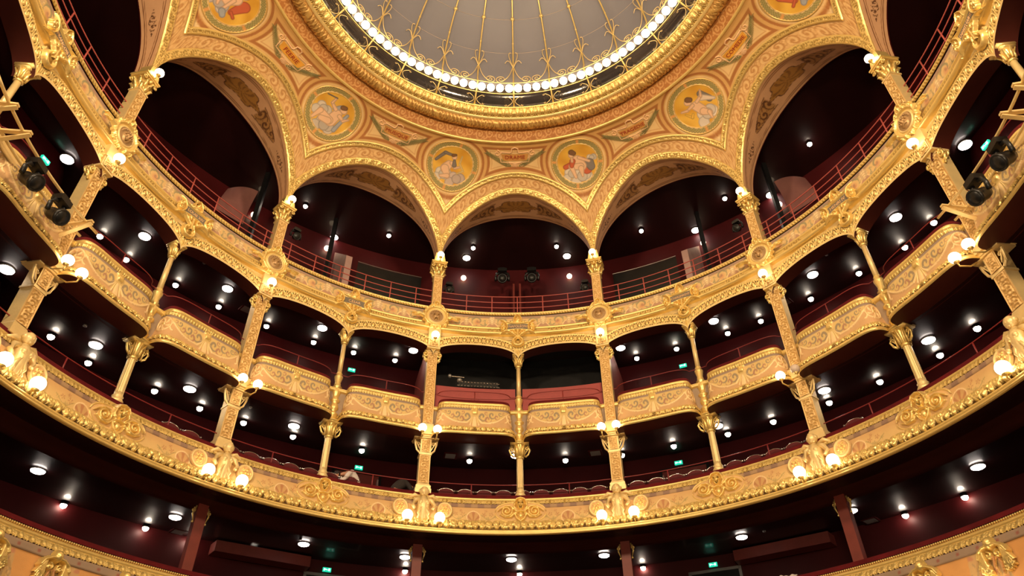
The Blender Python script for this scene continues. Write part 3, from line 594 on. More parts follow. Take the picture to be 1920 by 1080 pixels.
# low arches under the top balcony, one per half bay
def low_arch():
    O = P(0., .985, .49); root = empty('flat_arch', O); n = 190; x = np.linspace(-.5, .5, n)
    def zl(x): return .452 + .048 * np.sqrt(np.clip(1 - (x / .5) ** 2, 0, 1)) - .004 * np.abs(2 * x) ** 8
    lo = zl(x); L = x * DL * S * .985
    # openwork band
    nv = 26; V = np.linspace(-1, 1, nv); th = .0275; Z = lo[:, None] + .0025 + th * (V[None, :] + 1) / 2; U = L[:, None] * np.ones((1, nv)); Vv = V[None, :] * np.ones((n, 1))
    # finer grid along
    nf = 420; xf = np.linspace(-.5, .5, nf); lof = zl(xf); Uf = (xf * DL * S * .985)[:, None] * np.ones((1, nv)); Vf = V[None, :] * np.ones((nf, 1)); Z = lof[:, None] + .0035 + th * (Vf + 1) / 2
    k = .30; xx = np.mod(Uf / k, 1) * 2 - 1; y = Vf
    disk = np.hypot(xx / .38, y / .55); ringr = np.abs(np.hypot(xx / .66, y / .88) - .95); h = np.maximum(np.sqrt(np.maximum(0, 1 - disk ** 2)), ss(.16, .08, ringr) * .75)
    h = np.maximum(h, ss(.78, .86, np.abs(y)) * .8); h = np.maximum(h, ss(.12, .05, np.abs(np.abs(xx) - 1)) * .6); h = np.maximum(h, ss(.25, .1, np.abs(np.abs(y) - (1 - np.abs(xx)) * 1.2)) * .5 * (np.abs(xx) > .7))
    hole = h < .10; edge = np.clip((np.abs(xf) - .47) / .02, 0, 1)[:, None]; hole &= edge < .5; h = np.maximum(h, edge * .6)
    G = P(Uf / (S * .985), .980 - h * .045 / S, Z); keep = ~(hole[:-1, :-1] & hole[1:, :-1] & hole[1:, 1:] & hole[:-1, 1:])
    grid('openwork_band', G, M['relief'], root, mixc(PGOLD * .8, GOLD, ss(.2, .6, h)), mask=keep, origin=O)
    # upper bead row + spandrel + lower lip + underside
    def band(nm, z0, z1, r0, r1, hf, m=6):
        Vb = np.linspace(0, 1, m); Zb = z0[:, None] * (1 - Vb) + z1[:, None] * Vb; Ub = (xf * DL * S * .985)[:, None] * np.ones((1, m)); Vx = (Vb * 2 - 1)[None, :] * np.ones((nf, 1)); H = hf(Ub, Vx) if hf else np.zeros_like(Ub)
        return grid(nm, P(Ub / (S * .985), (r0 + (r1 - r0) * Vb)[None, :] - H * .025 / S, Zb), M['relief'], root, mixc(PGOLD, GOLD, ss(.1, .6, H)), origin=O)
    band('bead_row', lof + .0315, lof + .0385, .979, .982, lambda u, v: beads(u, v, .07))
    band('lip', lof - .002, lof + .0035, .977, .977, None, 3)
    top = np.full(nf, .5415); band('spandrel', lof + .0385, top, .985, .9905, None, 4)
    Vb = np.linspace(0, 1, 4); grid('underside', P(xf[:, None] * DL, .977 + .045 * Vb[None, :], (lof - .002)[:, None] * np.ones((1, 4)))[:, ::-1], M['soffit'], root, origin=O)
    return root, O
la, LO = low_arch(); hb = [i + .5 for i in range(-7, 7)]
for k, i in enumerate(hb):
    o = la if k == 0 else copy_tree(la); rotz(o, LO, i * DL); tag(o, 'gilded openwork flat arch under the top balcony, %s' % ordn(k, len(hb)), 'arch', 'openwork arches under the top balcony')
# medallions and plaques
def ornament(rootname, r0, z0):
    O = P(0., r0, z0); return empty(rootname, O), O, cylmap(r0, z0)
def medallion(mouth, hornlike=False):
    root, O, f = ornament('mask_medallion', .972, .5873)
    h = HF(-1.0, 1.0, -.55, .80, .014)
    R = np.hypot(h.X, h.Y); an = np.arctan2(h.Y, h.X)
    h.put(.06 * (R < .50 + .03 * np.cos(8 * an))); h.ringo(0, 0, .44, .06, .12); h.ringo(0, 0, .30, .035, .10, PGOLD)
    for k in range(8): a = k * PI / 4 + PI / 8; h.blob(.47 * math.cos(a), .47 * math.sin(a), .09, .06, .15, a)
    for k in range(8): a = k * PI / 4; h.spiral(.52 * math.cos(a), .50 * math.sin(a), .07, 1.1, .02, .11, 1 if k % 2 else -1, a)
    h.mir = True; h.stroke([(.5, -.02), (.7, .04), (.95, .03)], .06, .12, .012); h.stroke([(.5, .05), (.7, .0), (.88, -.05)], .05, .10, .012); h.stroke([(.12, .5), (.1, .68), (.0, .74)], .06, .12, .03); h.blob(0, .58, .07, .10, .17); h.stroke([(.3, .42), (.22, .55), (.08, .6)], .05, .11, .02); h.mir = False
    h.build('frame', f, M['relief'], root, O)
    h = HF(-.29, .29, -.29, .29, .011, BRONZE * np.array([1.1, 1.1, 1.1, 1])); R = np.hypot(h.X, h.Y); h.put(.075 * (R < .285)); h.blob(0, -.0, .24, .27, .10, col=BRONZE, flat=.2); h.face(0, -.02, .29, .19, mouth, BRONZE * 1.3)
    n = 9
    for k in range(n): a = PI * (k + .5) / n; h.blob(.215 * math.cos(a), .02 + .23 * math.sin(a), .045, .03, .14, a, BRONZE * 1.1)
    h.build('mask', f, M['relief'], root, O)
    return root, O
MEDL = {-5: 'smile', -3: 'calm', -1: 'sad', 1: 'calm', 3: 'smile', 5: 'calm', 7: 'sad', -7: 'sad'}
MED = {k: medallion(k) for k in ('smile', 'calm', 'sad')}; usedm = set()
for i in range(-7, 8, 2):
    root, O = MED[MEDL[i]]; o = root if MEDL[i] not in usedm else copy_tree(root); usedm.add(MEDL[i]); rotz(o, O, i * DL)
    tag(o, 'gilded medallion with %s mask on the top balcony, %s' % ({'smile': 'a laughing', 'calm': 'a calm', 'sad': 'a wailing'}[MEDL[i]], ordn((i + 7) // 2, 8)), 'medallion', 'mask medallions on the top balcony')
M['slate'] = simple('grey_slate_plaque', (.17, .15, .12), .5, 0, (20, .1), .1)
PW = {-6: 'cut by the left top corner', -4: 'second left of the middle', -2: 'first left of the middle', 0: 'in the middle of the hall', 2: 'first right of the middle', 4: 'second right of the middle', 6: 'cut by the right top corner'}
NM = {-6: 'FRANÇOIS I', -4: 'LOUIS XIV', -2: 'CÉSAR', 0: 'NAPOLÉON', 2: 'CHARLEMAGNE', 4: 'HENRI IV', 6: 'CHARLES QUINT'}
def plaque_frame():
    root, O, f = ornament('name_plaque', .970, .5660)
    h = HF(-.72, .72, -.62, .66, .014); h.mir = True
    d = np.abs(h.X) - (.40 + .10 * (h.Y / .15) ** 2 * .5); e = np.abs(h.Y) - (.135 + .07 * (h.X / .45) ** 2); m = np.maximum(d, e)
    h.put(.05 * (m < .02)); h.put(.12 * np.sqrt(np.maximum(0, 1 - ((m - .01) / .035) ** 2)))
    h.spiral(.57, .08, .10, 1.3, .028, .12, 1, -PI / 2); h.spiral(.57, -.10, .10, 1.3, .028, .12, -1, PI / 2); h.stroke([(.5, 0), (.62, .02), (.71, .0)], .04, .11, .01)
    h.spiral(.20, -.27, .10, 1.3, .028, .12, 1, PI / 2); h.stroke([(.42, -.2), (.3, -.24), (.16, -.36), (.07, -.42), (.10, -.55)], .04, .11, .03); h.stroke([(0, -.2), (0, -.62)], .055, .10, .05)
    h.stroke([(.16, .24), (.15, .42), (.08, .54), (0, .60)], .028, .12, .028); h.blob(0, .34, .10, .16, .08); h.blob(0, .30, .17, .035, .10); h.blob(0, .42, .05, .06, .14)
    h.stroke([(.0, .20), (.3, .25)], .03, .1, .01)
    h.mir = False; h.build('frame', f, M['relief'], root, O); return root, O, f
pf, PO, pfm = plaque_frame()
for i in range(-6, 7, 2):
    o = pf if i == -6 else copy_tree(pf0); 
    if i == -6:
        pf0 = copy_tree(pf); 
    mb = MB(); g = np.linspace(-1, 1, 9); gx, gy = np.meshgrid(g, g, indexing='ij'); mb.add(pfm(gx * .40, gy * .125, np.full(gx.shape, .058)).reshape(-1, 3), [gridfaces(9, 9)]); mb.build('plate', M['slate'], o, PO)
    tb = text_mb(NM[i], .16 if len(NM[i]) < 9 else .145, .006); wdt = np.ptp(np.concatenate(tb.v)[:, 0]); s = min(1., .70 / wdt); tb.map(lambda V: pfm(V[:, 0] * s, V[:, 1], .066 + V[:, 2])); tb.build('lettering', M['cream'], o, PO)
    rotz(o, PO, i * DL); tag(o, 'gilded cartouche plaque lettered %s on the top balcony' % NM[i].replace('lettered ' + NM[i], PW[i]), 'plaque', 'name plaques on the top balcony')
for ch in list(pf0.children): bpy.data.objects.remove(ch)
bpy.data.objects.remove(pf0)

# ================================================================== PILLARS AND COLUMNS
def panel_relief(name, x0, x1, z0, z1, yf, root, per=.20):
    """raised scroll ornament on a flat front face at local y=yf (front is -y)"""
    res = .013; h = HF(x0, x1, z0, z1, res); w = (x1 - x0) / 2; cx = (x0 + x1) / 2; v = (h.X - cx) / w
    b = np.maximum(ss(.80, .9, np.abs(v)), ss(.045, .03, np.minimum(h.Y - z0, z1 - h.Y))); h.H = np.maximum(b * .022, .03 * rinceau(h.Y, v * 1.25, per, 1.2, .1) * (np.abs(v) < .78) + .006); h.C = mixc([.56, .34, .11, .4], [.88, .60, .26, .5], ss(.008, .02, h.H))  # ground between the scrolls painted darker, shade in the colour
    return h.build(name, lambda X, Y, H: np.stack([X, yf - H, Y], -1), M['relief'], root, None, thr=.001)
def bracket(mb, sx, zt, w0, zb, y0, y1):
    """open scroll bracket at one side"""
    th = .05; mb.box(sx * .18 - .01, sx * .18 + .01, y0, y1, zb, zt)
    pts = np.array([(sx * .20, zb), (sx * .30, zb + .10), (sx * .36, zt - .22), (sx * (w0 - .06), zt - .06)])
    mb.tube([(p[0], (y0 + y1) / 2, p[1]) for p in pts], .035, 6); 
    q = spir(0, 0, .07, 1.2, sx, 0); mb.tube([(sx * .26 + a, (y0 + y1) / 2, zt - .17 + b) for a, b in q], .018, 5); mb.tube([(sx * .19, (y0 + y1) / 2, zb + .12), (sx * .34, (y0 + y1) / 2, zt - .10)], .02, 5)
def big_pillar():
    O = P(0., 1., 0.); root = empty('gilded_pillar', O); W = .18
    mb = MB(); mb.box(-.27, .27, -.27, .24, -.09, .05).box(-.25, .25, -.25, .22, .05, .17).box(-.23, .23, -.23, .2, .17, .25, None, .86, .86); mb.build('base', M['pale'], root)
    mb = MB(); mb.box(-W - .01, W + .01, -W, W, .25, 1.30); mb.build('lower_shaft', M['pale'], root); panel_relief('lower_shaft_relief', -W, W, .27, 1.27, -W, root)
    mb = MB(); mb.box(-.215, .215, -.215, .2, 1.28, 1.34).box(-.19, .19, -.2, .19, 1.34, 1.90).box(-.43, .43, -.28, .24, 1.87, 1.92).box(-.46, .46, -.32, .26, 1.92, 1.97)
    for sx in (-1, 1): bracket(mb, sx, 1.88, .44, 1.36, -.2, -.1)
    mb.build('bracket_capital', M['pale'], root); panel_relief('capital_relief', -.15, .15, 1.38, 1.86, -.2, root, .14)
    mb = MB(); mb.box(-.24, .24, -.40, .2, 1.97, 2.30).box(-.21, .21, -.24, .2, 2.30, 2.45).box(-W, W, -W, W, 2.45, 5.6).box(-.21, .21, -.21, .2, 5.50, 5.56)
    mb.build('upper_shaft', M['pale'], root); panel_relief('upper_shaft_relief', -W + .005, W - .005, 2.5, 5.48, -W, root)
    mb = MB(); mb.box(-.23, .23, -.33, .2, 5.60, 6.62).box(-.25, .25, -.35, .2, 5.58, 5.64).box(-.25, .25, -.36, .2, 6.0, 6.06)
    mb.build('console_block', M['pale'], root); panel_relief('console_relief', -.20, .20, 5.66, 6.0, -.335, root, .14)
    for sx in (-1, 1):
        mb = MB(); q = spir(0, 0, .14, 1.3, sx, PI / 2); 
        for yo in (-.15, .02): mb.tube([(sx * .27 + a * .8, yo, 5.42 + b) for a, b in q], .035, 6)
        q = spir(0, 0, .08, 1.2, -sx, -PI / 2); mb.tube([(sx * .25 + a, -.1, 5.18 + b) for a, b in q], .03, 6); mb.tube([(sx * .2, -.1, 5.1), (sx * .3, -.1, 5.3), (sx * .26, -.1, 5.6)], .045, 6); mb.build('scroll_console', M['gold'], root, None, True)
    # arch-bearing part above the band
    mb = MB(); mb.box(-.22, .22, -.24, .2, 7.30, 7.62).box(-.185, .185, -.185, .185, 7.62, 9.28, None, .95, .95).box(-.21, .21, -.21, .2, 9.24, 9.30); mb.build('arcade_shaft', M['pale'], root); panel_relief('arcade_shaft_relief', -.165, .165, 7.66, 9.2, -.18, root, .16)
    mb = MB(); z0, z1 = 9.30, 9.88; mb.box(-.17, .17, -.17, .17, z0, z1, None, 1.25, 1.25)
    for lay, (zz, n, L) in enumerate(((z0, 8, .26), (z0 + .2, 8, .30))):
        for k in range(n):
            a = (k + .5 * lay) * 2 * PI / n; c, s_ = math.cos(a), math.sin(a)
            mb.tube([(c * .17, s_ * .17, zz), (c * .22, s_ * .22, zz + L * .6), (c * .30, s_ * .30, zz + L), (c * .34, s_ * .34, zz + L * .85)], [.07, .065, .05, .02], 6)
    for sx in (-1, 1):
        for sy in (-1, 1): q = spir(0, 0, .09, 1.2, sx, PI / 2, 14); mb.tube([(sx * .26 + a, sy * .26, z1 - .08 + b) for a, b in q], .028, 5)
    mb.sphere((0, -.27, z1 - .1), .07, 10); mb.build('leaf_capital', M['gold'], root, None, True)
    mb = MB(); mb.box(-.30, .30, -.30, .28, z1, z1 + .07).box(-.33, .33, -.33, .3, z1 + .07, z1 + .13).box(-.24, .24, -.30, .2, z1 + .13, z1 + .62, None, .7, .8); mb.build('abacus', M['gold'], root)
    return root, O
def slim_column():
    O = P(0., 1., 0.); root = empty('slender_column', O)
    mb = MB(); mb.lathe([(.17, -.09), (.17, .0), (.19, .03), (.16, .08), (.13, .12), (.155, .17), (.12, .22), (.115, .3)], 18); mb.build('base', M['pale'], root, None, True)
    # fluted lower shaft
    n = 32; a = np.linspace(0, 2 * PI, n, endpoint=False); z = np.linspace(.28, 1.4, 8); rr = .112 + .010 * np.cos(8 * a)[None, :] - .012 * ((z - .28) / 1.2)[:, None]
    mb = MB(); V = np.stack([rr * np.cos(a), rr * np.sin(a), np.broadcast_to(z[:, None], rr.shape)], -1); i, j = np.meshgrid(np.arange(7), np.arange(n), indexing='ij'); mb.add(V, [np.stack([i * n + j, i * n + (j + 1) % n, (i + 1) * n + (j + 1) % n, (i + 1) * n + j], -1).reshape(-1, 4)]); mb.build('lower_shaft', M['pale'], root, None, True)
    mb = MB(); mb.lathe([(.11, 1.35), (.15, 1.38), (.13, 1.42), (.15, 1.65), (.19, 1.88), (.19, 1.90)], 16); mb.box(-.33, .33, -.26, .22, 1.87, 1.92).box(-.36, .36, -.30, .24, 1.92, 1.96)
    for sx in (-1, 1): bracket(mb, sx, 1.88, .34, 1.40, -.14, -.04)
    for k in range(8): c, s_ = math.cos(k * PI / 4), math.sin(k * PI / 4); mb.tube([(c * .12, s_ * .12, 1.45), (c * .15, s_ * .15, 1.7), (c * .23, s_ * .23, 1.86)], [.05, .045, .02], 5)
    mb.build('bracket_capital', M['gold'], root, None, True)
    pr = [(.16, 1.96), (.16, 2.2), (.19, 2.24), (.12, 2.3), (.10, 2.36), (.15, 2.42), (.165, 2.5), (.13, 2.62), (.11, 2.66), (.17, 2.72), (.18, 2.78), (.11, 2.84), (.12, 2.95), (.16, 3.08), (.14, 3.2), (.11, 3.26), (.17, 3.3), (.105, 3.36), (.12, 3.42), (.10, 3.48), (.15, 3.70), (.15, 3.73), (.09, 3.78), (.12, 3.84), (.085, 3.9)]
    mb = MB(); mb.lathe(pr, 18); mb.build('turned_baluster', M['gold'], root, None, True)
    mb = MB(); mb.lathe([(.085, 3.9), (.078, 5.15)], 14); mb.build('upper_shaft', M['pale'], root, None, True)
    mb = MB(); mb.lathe([(.08, 5.1), (.12, 5.13), (.09, 5.18), (.10, 5.3), (.15, 5.45), (.17, 5.5), (.12, 5.53)], 14)
    for k in range(8): c, s_ = math.cos(k * PI / 4), math.sin(k * PI / 4); mb.tube([(c * .10, s_ * .10, 5.2), (c * .13, s_ * .13, 5.38), (c * .21, s_ * .21, 5.5)], [.045, .04, .02], 5)
    mb.box(-.19, .19, -.19, .17, 5.52, 5.57).box(-.22, .22, -.26, .18, 5.57, 5.63); mb.build('leaf_capital', M['gold'], root, None, True)
    mb = MB(); mb.box(-.16, .16, -.24, .15, 5.63, 6.45); mb.build('impost', M['pale'], root)
    h = HF(-.26, .26, -.26, .26, .012); h.put(.05 * (np.hypot(h.X, h.Y) < .22)); h.ringo(0, 0, .19, .055, .13); h.blob(0, 0, .135, .135, .10, col=DGOLD); h.build('oval_boss', lambda X, Y, H: np.stack([X, -.30 - H, 6.13 + Y], -1), M['relief'], root)
    return root, O
bp, BO = big_pillar(); sp_, SO2 = slim_column()
MW = {-7: 'leftmost of all', -5: 'nearest the left edge', -3: 'second from the left', -1: 'just left of centre', 1: 'just right of centre', 3: 'second from the right', 5: 'nearest the right edge', 7: 'rightmost of all'}
for i in range(-7, 8, 2):
    o = bp if i == -7 else copy_tree(bp); rotz(o, BO, i * DL); tag(o, 'square gilded relief pillar rising through two galleries, %s' % MW[i], 'pillar', 'square gilded pillars')
for k, i in enumerate(range(-6, 7, 2)):
    o = sp_ if i == -6 else copy_tree(sp_); rotz(o, SO2, i * DL); tag(o, 'slender round gilded column between two square pillars, %s' % ordn(k, 7), 'column', 'slender round columns')

# ================================================================== TIER THREE: bowed box fronts
def bow(s, hw, B, n=5.):
    """plan curve of a bowed front: s in -1..1 -> (half-bay offset, depth in front of the column circle)"""
    a = (s + 1) / 2 * PI; c, q = np.cos(PI - a), np.sin(a); return hw * np.sign(c) * np.abs(c) ** (2 / n), B * np.abs(q) ** (2 / n)
def bowed(name, prof, hf, cf, nv, depth, root, O, mat=None, ns=460):
    """prof rows: (half width, bow depth, z)"""
    prof = np.asarray(prof, float); d = np.concatenate([[0], np.cumsum(np.linalg.norm(np.diff(prof[:, 1:], axis=0), axis=1) + 1e-9)]); q = np.linspace(0, d[-1], nv); hw, B, Z = [np.interp(q, d, prof[:, k]) for k in range(3)]
    s = np.linspace(-1, 1, ns); X = np.zeros((ns, nv)); Y = np.zeros((ns, nv))
    for j in range(nv): X[:, j], Y[:, j] = bow(s, hw[j], B[j])
    # even spacing along the middle curve
    mid = np.stack([X[:, nv // 2] * DL * S, Y[:, nv // 2] * S], 1); al = np.concatenate([[0], np.cumsum(np.linalg.norm(np.diff(mid, axis=0), axis=1))]); sq = np.interp(np.linspace(0, al[-1], ns), al, s)
    for j in range(nv): X[:, j], Y[:, j] = bow(sq, hw[j], B[j])
    U = (np.linspace(0, al[-1], ns) - al[-1] / 2)[:, None] * np.ones((1, nv)); V = np.linspace(1, -1, nv)[None, :] * np.ones((ns, 1)); H = hf(U, V) if hf else np.zeros_like(U)
    G = P(X * DL, 1 - Y, Z[None, :]); du = np.gradient(G, axis=0); dv = np.gradient(G, axis=1); N = np.cross(du, dv); N /= np.linalg.norm(N, axis=-1, keepdims=True) + 1e-9
    if (N[ns // 2, nv // 2] @ np.array([0, -1, 0])) < 0: N = -N
    G = G + N * (H * depth)[..., None]
    return grid(name, G[:, ::-1], mat or M['relief'], root, None if cf is None else cf(U, V, H)[:, ::-1], origin=O)
def box_front():
    O = P(0., .955, .2); root = empty('box_front', O)
    bowed('velvet_rail', [(.36, .00, .2735), (.385, .034, .2815), (.397, .046, .2815), (.400, .048, .277), (.399, .047, .2725)], None, None, 6, 0, root, O, M['velvet'])
    bowed('top_moulding', [(.395, .0435, .2725), (.400, .0475, .2715), (.400, .048, .266), (.397, .046, .264)], None, flatc(GOLD), 7, 0, root, O)
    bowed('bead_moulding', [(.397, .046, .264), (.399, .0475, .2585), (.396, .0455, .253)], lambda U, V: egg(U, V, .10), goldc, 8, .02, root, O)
    def relief(U, V):
        X = np.abs(U); y = V * .36; k = np.maximum
        h = np.zeros_like(U); head = np.sqrt(np.maximum(0, 1 - (X / .08) ** 2 - ((y - .20) / .10) ** 2)); h = k(h, head * 2.2); h = k(h, np.sqrt(np.maximum(0, 1 - (X / .15) ** 2 - ((y - .30) / .04) ** 2)) * 1.8)
        fan = ss(1, .85, np.hypot(X / .32, (y + .12) / .19)) * (y < .04) * (.25 + .25 * np.cos(16 * np.arctan2(X, -(y - .10)))); h = k(h, fan)
        sw = np.abs(y - (-.17 + .40 * np.clip((X - .45) / .85, 0, 1) ** 2.2)); h = k(h, ss(.035, .01, sw) * (X < 1.22) * (X > .25) * .7); h = k(h, ss(.03, .01, np.abs(np.hypot(X - 1.12, y - .0) - .12)) * (X > 1.12) * .5)
        rho = np.hypot((X - 1.46) / 1.05, y - .06); h = k(h, ss(.025, .01, np.abs(rho - .22)) * .8); h = k(h, ss(.1, .5, np.cos(6 * np.arctan2(y - .06, X - 1.46) + rho * 26)) * ss(.20, .17, rho) * .8); h = k(h, np.sqrt(np.maximum(0, 1 - (rho / .05) ** 2)) * 1.2)
        return h
    def pc(U, V, H):
        X = np.abs(U); y = V * .36; c = mixc([.62, .38, .18, 0.], [.70, .50, .20, 0.], ss(-.03, .03, y - (-.17 + .40 * np.clip((X - .45) / .85, 0, 1) ** 2.2)) * (X < 1.25)); g = np.array([.27, .21, .15, 0.]); rd = np.array([.42, .20, .13, 0.])
        for cx, cy, R_, t, w_, cc in ((.30, .06, .19, 1.1, .05, g), (.50, -.03, .15, 1.1, .1, rd), (.66, .12, .15, 1.1, .05, g), (.84, .05, .11, 1.1, .1, rd), (.98, .17, .10, 1.1, .1, g), (.45, .19, .09, 1., .1, rd), (1.12, .2, .07, 1., .1, rd)):
            rho = np.hypot(X - cx, y - cy) / R_; ph = np.arctan2(y - cy, X - cx); c = mixc(c, cc, ss(w_, w_ + .3, np.cos(ph - 2 * PI * t * rho + 1.)) * ss(1., .88, rho) * .85)
        c = mixc(c, [.32, .23, .18, 0.], ss(.74, .80, V)); c = mixc(c, [.90, .68, .36, .4], ss(.15, .4, H)); c = np.where((H > .95)[..., None], GOLD, c); return c
    bowed('painted_panel', [(.395, .0455, .253), (.400, .050, .235), (.405, .051, .215), (.420, .053, .196), (.430, .055, .184)], relief, pc, 34, .035, root, O)
    bowed('leaf_moulding', [(.430, .056, .184), (.440, .062, .179), (.452, .066, .169)], lambda U, V: np.clip(np.maximum(leaves(U, V, .22) * .8, rinceau(U, V * 1.2, .20, 1.3, .0)) , 0, 1), lambda U, V, H: mixc([.22, .12, .03, .9], GOLD, ss(.08, .38, H)), 14, .05, root, O)  # gaps between leaves coloured dark brown as painted shade
    bowed('bottom_fillet', [(.452, .066, .169), (.456, .069, .167), (.458, .0705, .161), (.454, .067, .158)], None, flatc(GOLD), 7, 0, root, O)
    bowed('underside', [(.454, .067, .158), (.44, .05, .158), (.42, -.01, .160)], None, None, 6, 0, root, O, M['soffit'])
    return root, O
bx, XO = box_front()
for k, i in enumerate(hb):
    o = bx if k == 0 else copy_tree(bx); rotz(o, XO, i * DL); side = ordn(k, 14); tag(o, 'bowed gilded box front of the middle gallery with painted scrolls, %s' % side, 'balcony front', 'bowed box fronts')
# wall strips between the box fronts, behind the columns
b3 = empty('middle_gallery_parapet', P(0., .995, .2)); O3 = np.array(b3.location)
for nm, pr_, m_ in (('parapet_wall', [(.996, .262), (.996, .1595)], 'palewall2'), ('coping', [(1.01, .270), (.990, .270), (.988, .266), (.990, .2635), (.987, .2615), (.991, .258), (.996, .257)], 'gold')):
    if m_ == 'palewall2': M[m_] = simple('grey_pink_strip', (.34, .25, .17), .6, 0, (10, .08), .08)
    o = ring(nm, pr_, None, None, None, nv=10, step=.1, mat=M[m_]); o.parent = b3; lift(o, O3)
tag(b3, 'pale parapet wall with gold coping behind the bowed box fronts', 'parapet')

# ================================================================== TIER TWO: the great continuous balcony
b2 = empty('great_balcony_front', P(0., .96, -.13)); O2 = np.array(b2.location)
def R2(name, prof, hf, cf, nv, depth, **k): o = ring(name, prof, hf, cf, None, nv=nv, depth=depth, **k); o.parent = b2; lift(o, O2); return o
R2('velvet_rail', [(1.03, -.02), (1.025, -.001), (.990, -.001), (.981, -.004), (.979, -.009), (.981, -.0135)], None, None, 8, 0, mat=M['velvet'])
R2('top_fillet', [(.983, -.0135), (.977, -.0145), (.976, -.018), (.978, -.0205)], None, flatc(GOLD), 7, 0)
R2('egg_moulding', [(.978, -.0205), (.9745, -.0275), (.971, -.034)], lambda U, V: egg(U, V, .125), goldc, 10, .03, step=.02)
R2('mauve_strip', [(.971, -.034), (.969, -.036), (.967, -.045), (.969, -.046)], None, lambda U, V, H: mixc([.42, .27, .15, 0.], [.28, .17, .12, 0.], ss(.4, .6, .5 + .5 * np.cos(U * 14))), 6, 0)
def frieze2(U, V, H):
    L = DL * S * .96; x = np.mod(U + L / 2, L) - L / 2; X = np.abs(x); c = mixc([.70, .48, .20, 0.], [.66, .40, .17, 0.], ss(-.2, 1, V)); Xc = np.abs(X - L / 2); y = V * .28
    rd = np.array([.42, .16, .07, 0.]); ol = np.array([.32, .25, .09, 0.]); rr = np.hypot(Xc, (y + .06) * 1.0)
    c = mixc(c, rd, ss(.22, .20, rr) * ss(-.26, -.2, y) * (.35 + .45 * ss(.0, .5, np.cos(9 * np.arctan2(Xc, y + .24))))); c = mixc(c, [.88, .66, .36, 0.], ss(.02, .008, np.abs(rr - .22)))
    for x0, y0, q in ((.36, .04, .10), (.48, -.1, .08), (.60, .05, .09), (.74, -.02, .07), (.42, .17, .06), (.30, -.20, .06)):
        r2 = np.hypot(Xc - x0, y - y0); c = mixc(c, rd if q in (.10, .09, .06) else ol, ss(q, q * .6, r2) * ss(-.1, .5, np.cos(5 * np.arctan2(y - y0, Xc - x0 + 1e-9) + 8 * r2)) * .75)
    stem = np.abs(y - (.10 * np.sin(Xc * 9) - .04)); c = mixc(c, ol, ss(.02, .008, stem) * (Xc > .24) * (Xc < .82) * .7); return c
R2('painted_frieze', [(.969, -.046), (.9665, -.060), (.962, -.078), (.9565, -.093)], None, frieze2, 26, 0, step=.018)
R2('leaf_moulding', [(.9565, -.093), (.951, -.094), (.943, -.101), (.937, -.112), (.936, -.118)], lambda U, V: np.clip(np.maximum(leaves(U, V * .95, .24) * (V > -.95), rinceau(U + .06, V * 1.2, .30, 1.2, -.15)), 0, 1), lambda U, V, H: mixc([.10, .05, .012, .9], GOLD, ss(.08, .34, H)), 22, .085, step=.014)  # near-black colour in the leaf gaps stands in for deep shade
R2('bottom_fillet', [(.936, -.118), (.930, -.120), (.9285, -.124), (.932, -.1265), (.926, -.1285), (.925, -.132), (.932, -.134)], None, flatc(GOLD), 12, 0)
tag(b2, 'long continuous gilded balcony front with painted frieze and leaf moulding', 'balcony front')
def mask_cartouche():
    root, O, f = ornament('mask_cartouche', .966, -.055); f = cylmap(.966, -.055, .10)
    h = HF(-.86, .86, -.46, .44, .013); h.mir = True
    m = np.hypot(h.X / .84, (h.Y + .05) / .40); q = np.abs(h.X); bandd = np.abs(h.Y + .05) - .34 * np.sqrt(np.maximum(0, 1 - (q / .84) ** 3.2)); h.put(.025 * ((bandd < 0) & (q < .80))); h.put(.05 * np.sqrt(np.maximum(0, 1 - (np.maximum(np.abs(bandd), q - .82) / .03) ** 2)) * (q < .84), np.array([.74, .48, .24, .1])); h.C[h.H < .03] = np.array([.68, .44, .19, 0.]); h.C[h.H >= .03] = GOLD
    h.spiral(.46, -.04, .19, 1.9, .045, .15, 1, PI * .9); h.stroke([(.2, .02), (.34, .14), (.5, .15), (.66, .05), (.75, -.03)], .05, .13, .015); h.stroke([(.2, -.1), (.3, -.22), (.5, -.24), (.68, -.14)], .045, .12, .015)
    h.stroke([(.0, -.38), (.12, -.28), (.2, -.12), (.12, .0)], .04, .13, .03); h.blob(0, -.18, .10, .13, .13); h.stroke([(.0, -.02), (.12, -.06), (.22, .02)], .04, .16, .02); h.blob(.14, -.13, .05, .05, .16); h.stroke([(.18, .26), (.22, .12), (.15, .02)], .05, .16, .02)
    h.mir = False; h.face(0, .20, .24, .22, 'smile', GOLD); h.mir = True; h.stroke([(0, .42), (.13, .38), (.2, .25)], .055, .20, .03); h.mir = False
    h.C[(h.H > .05) & (h.C[..., 3] < .7)] = GOLD; h.build('relief', f, M['relief'], root, O); return root, O
mc, MO = mask_cartouche()
for k, i in enumerate(range(-6, 7, 2)):
    o = mc if i == -6 else copy_tree(mc); rotz(o, MO, i * DL); tag(o, 'gilded smiling mask between scrolls on the great balcony front, %s' % ordn(k, 7), 'ornament', 'masks on the great balcony')
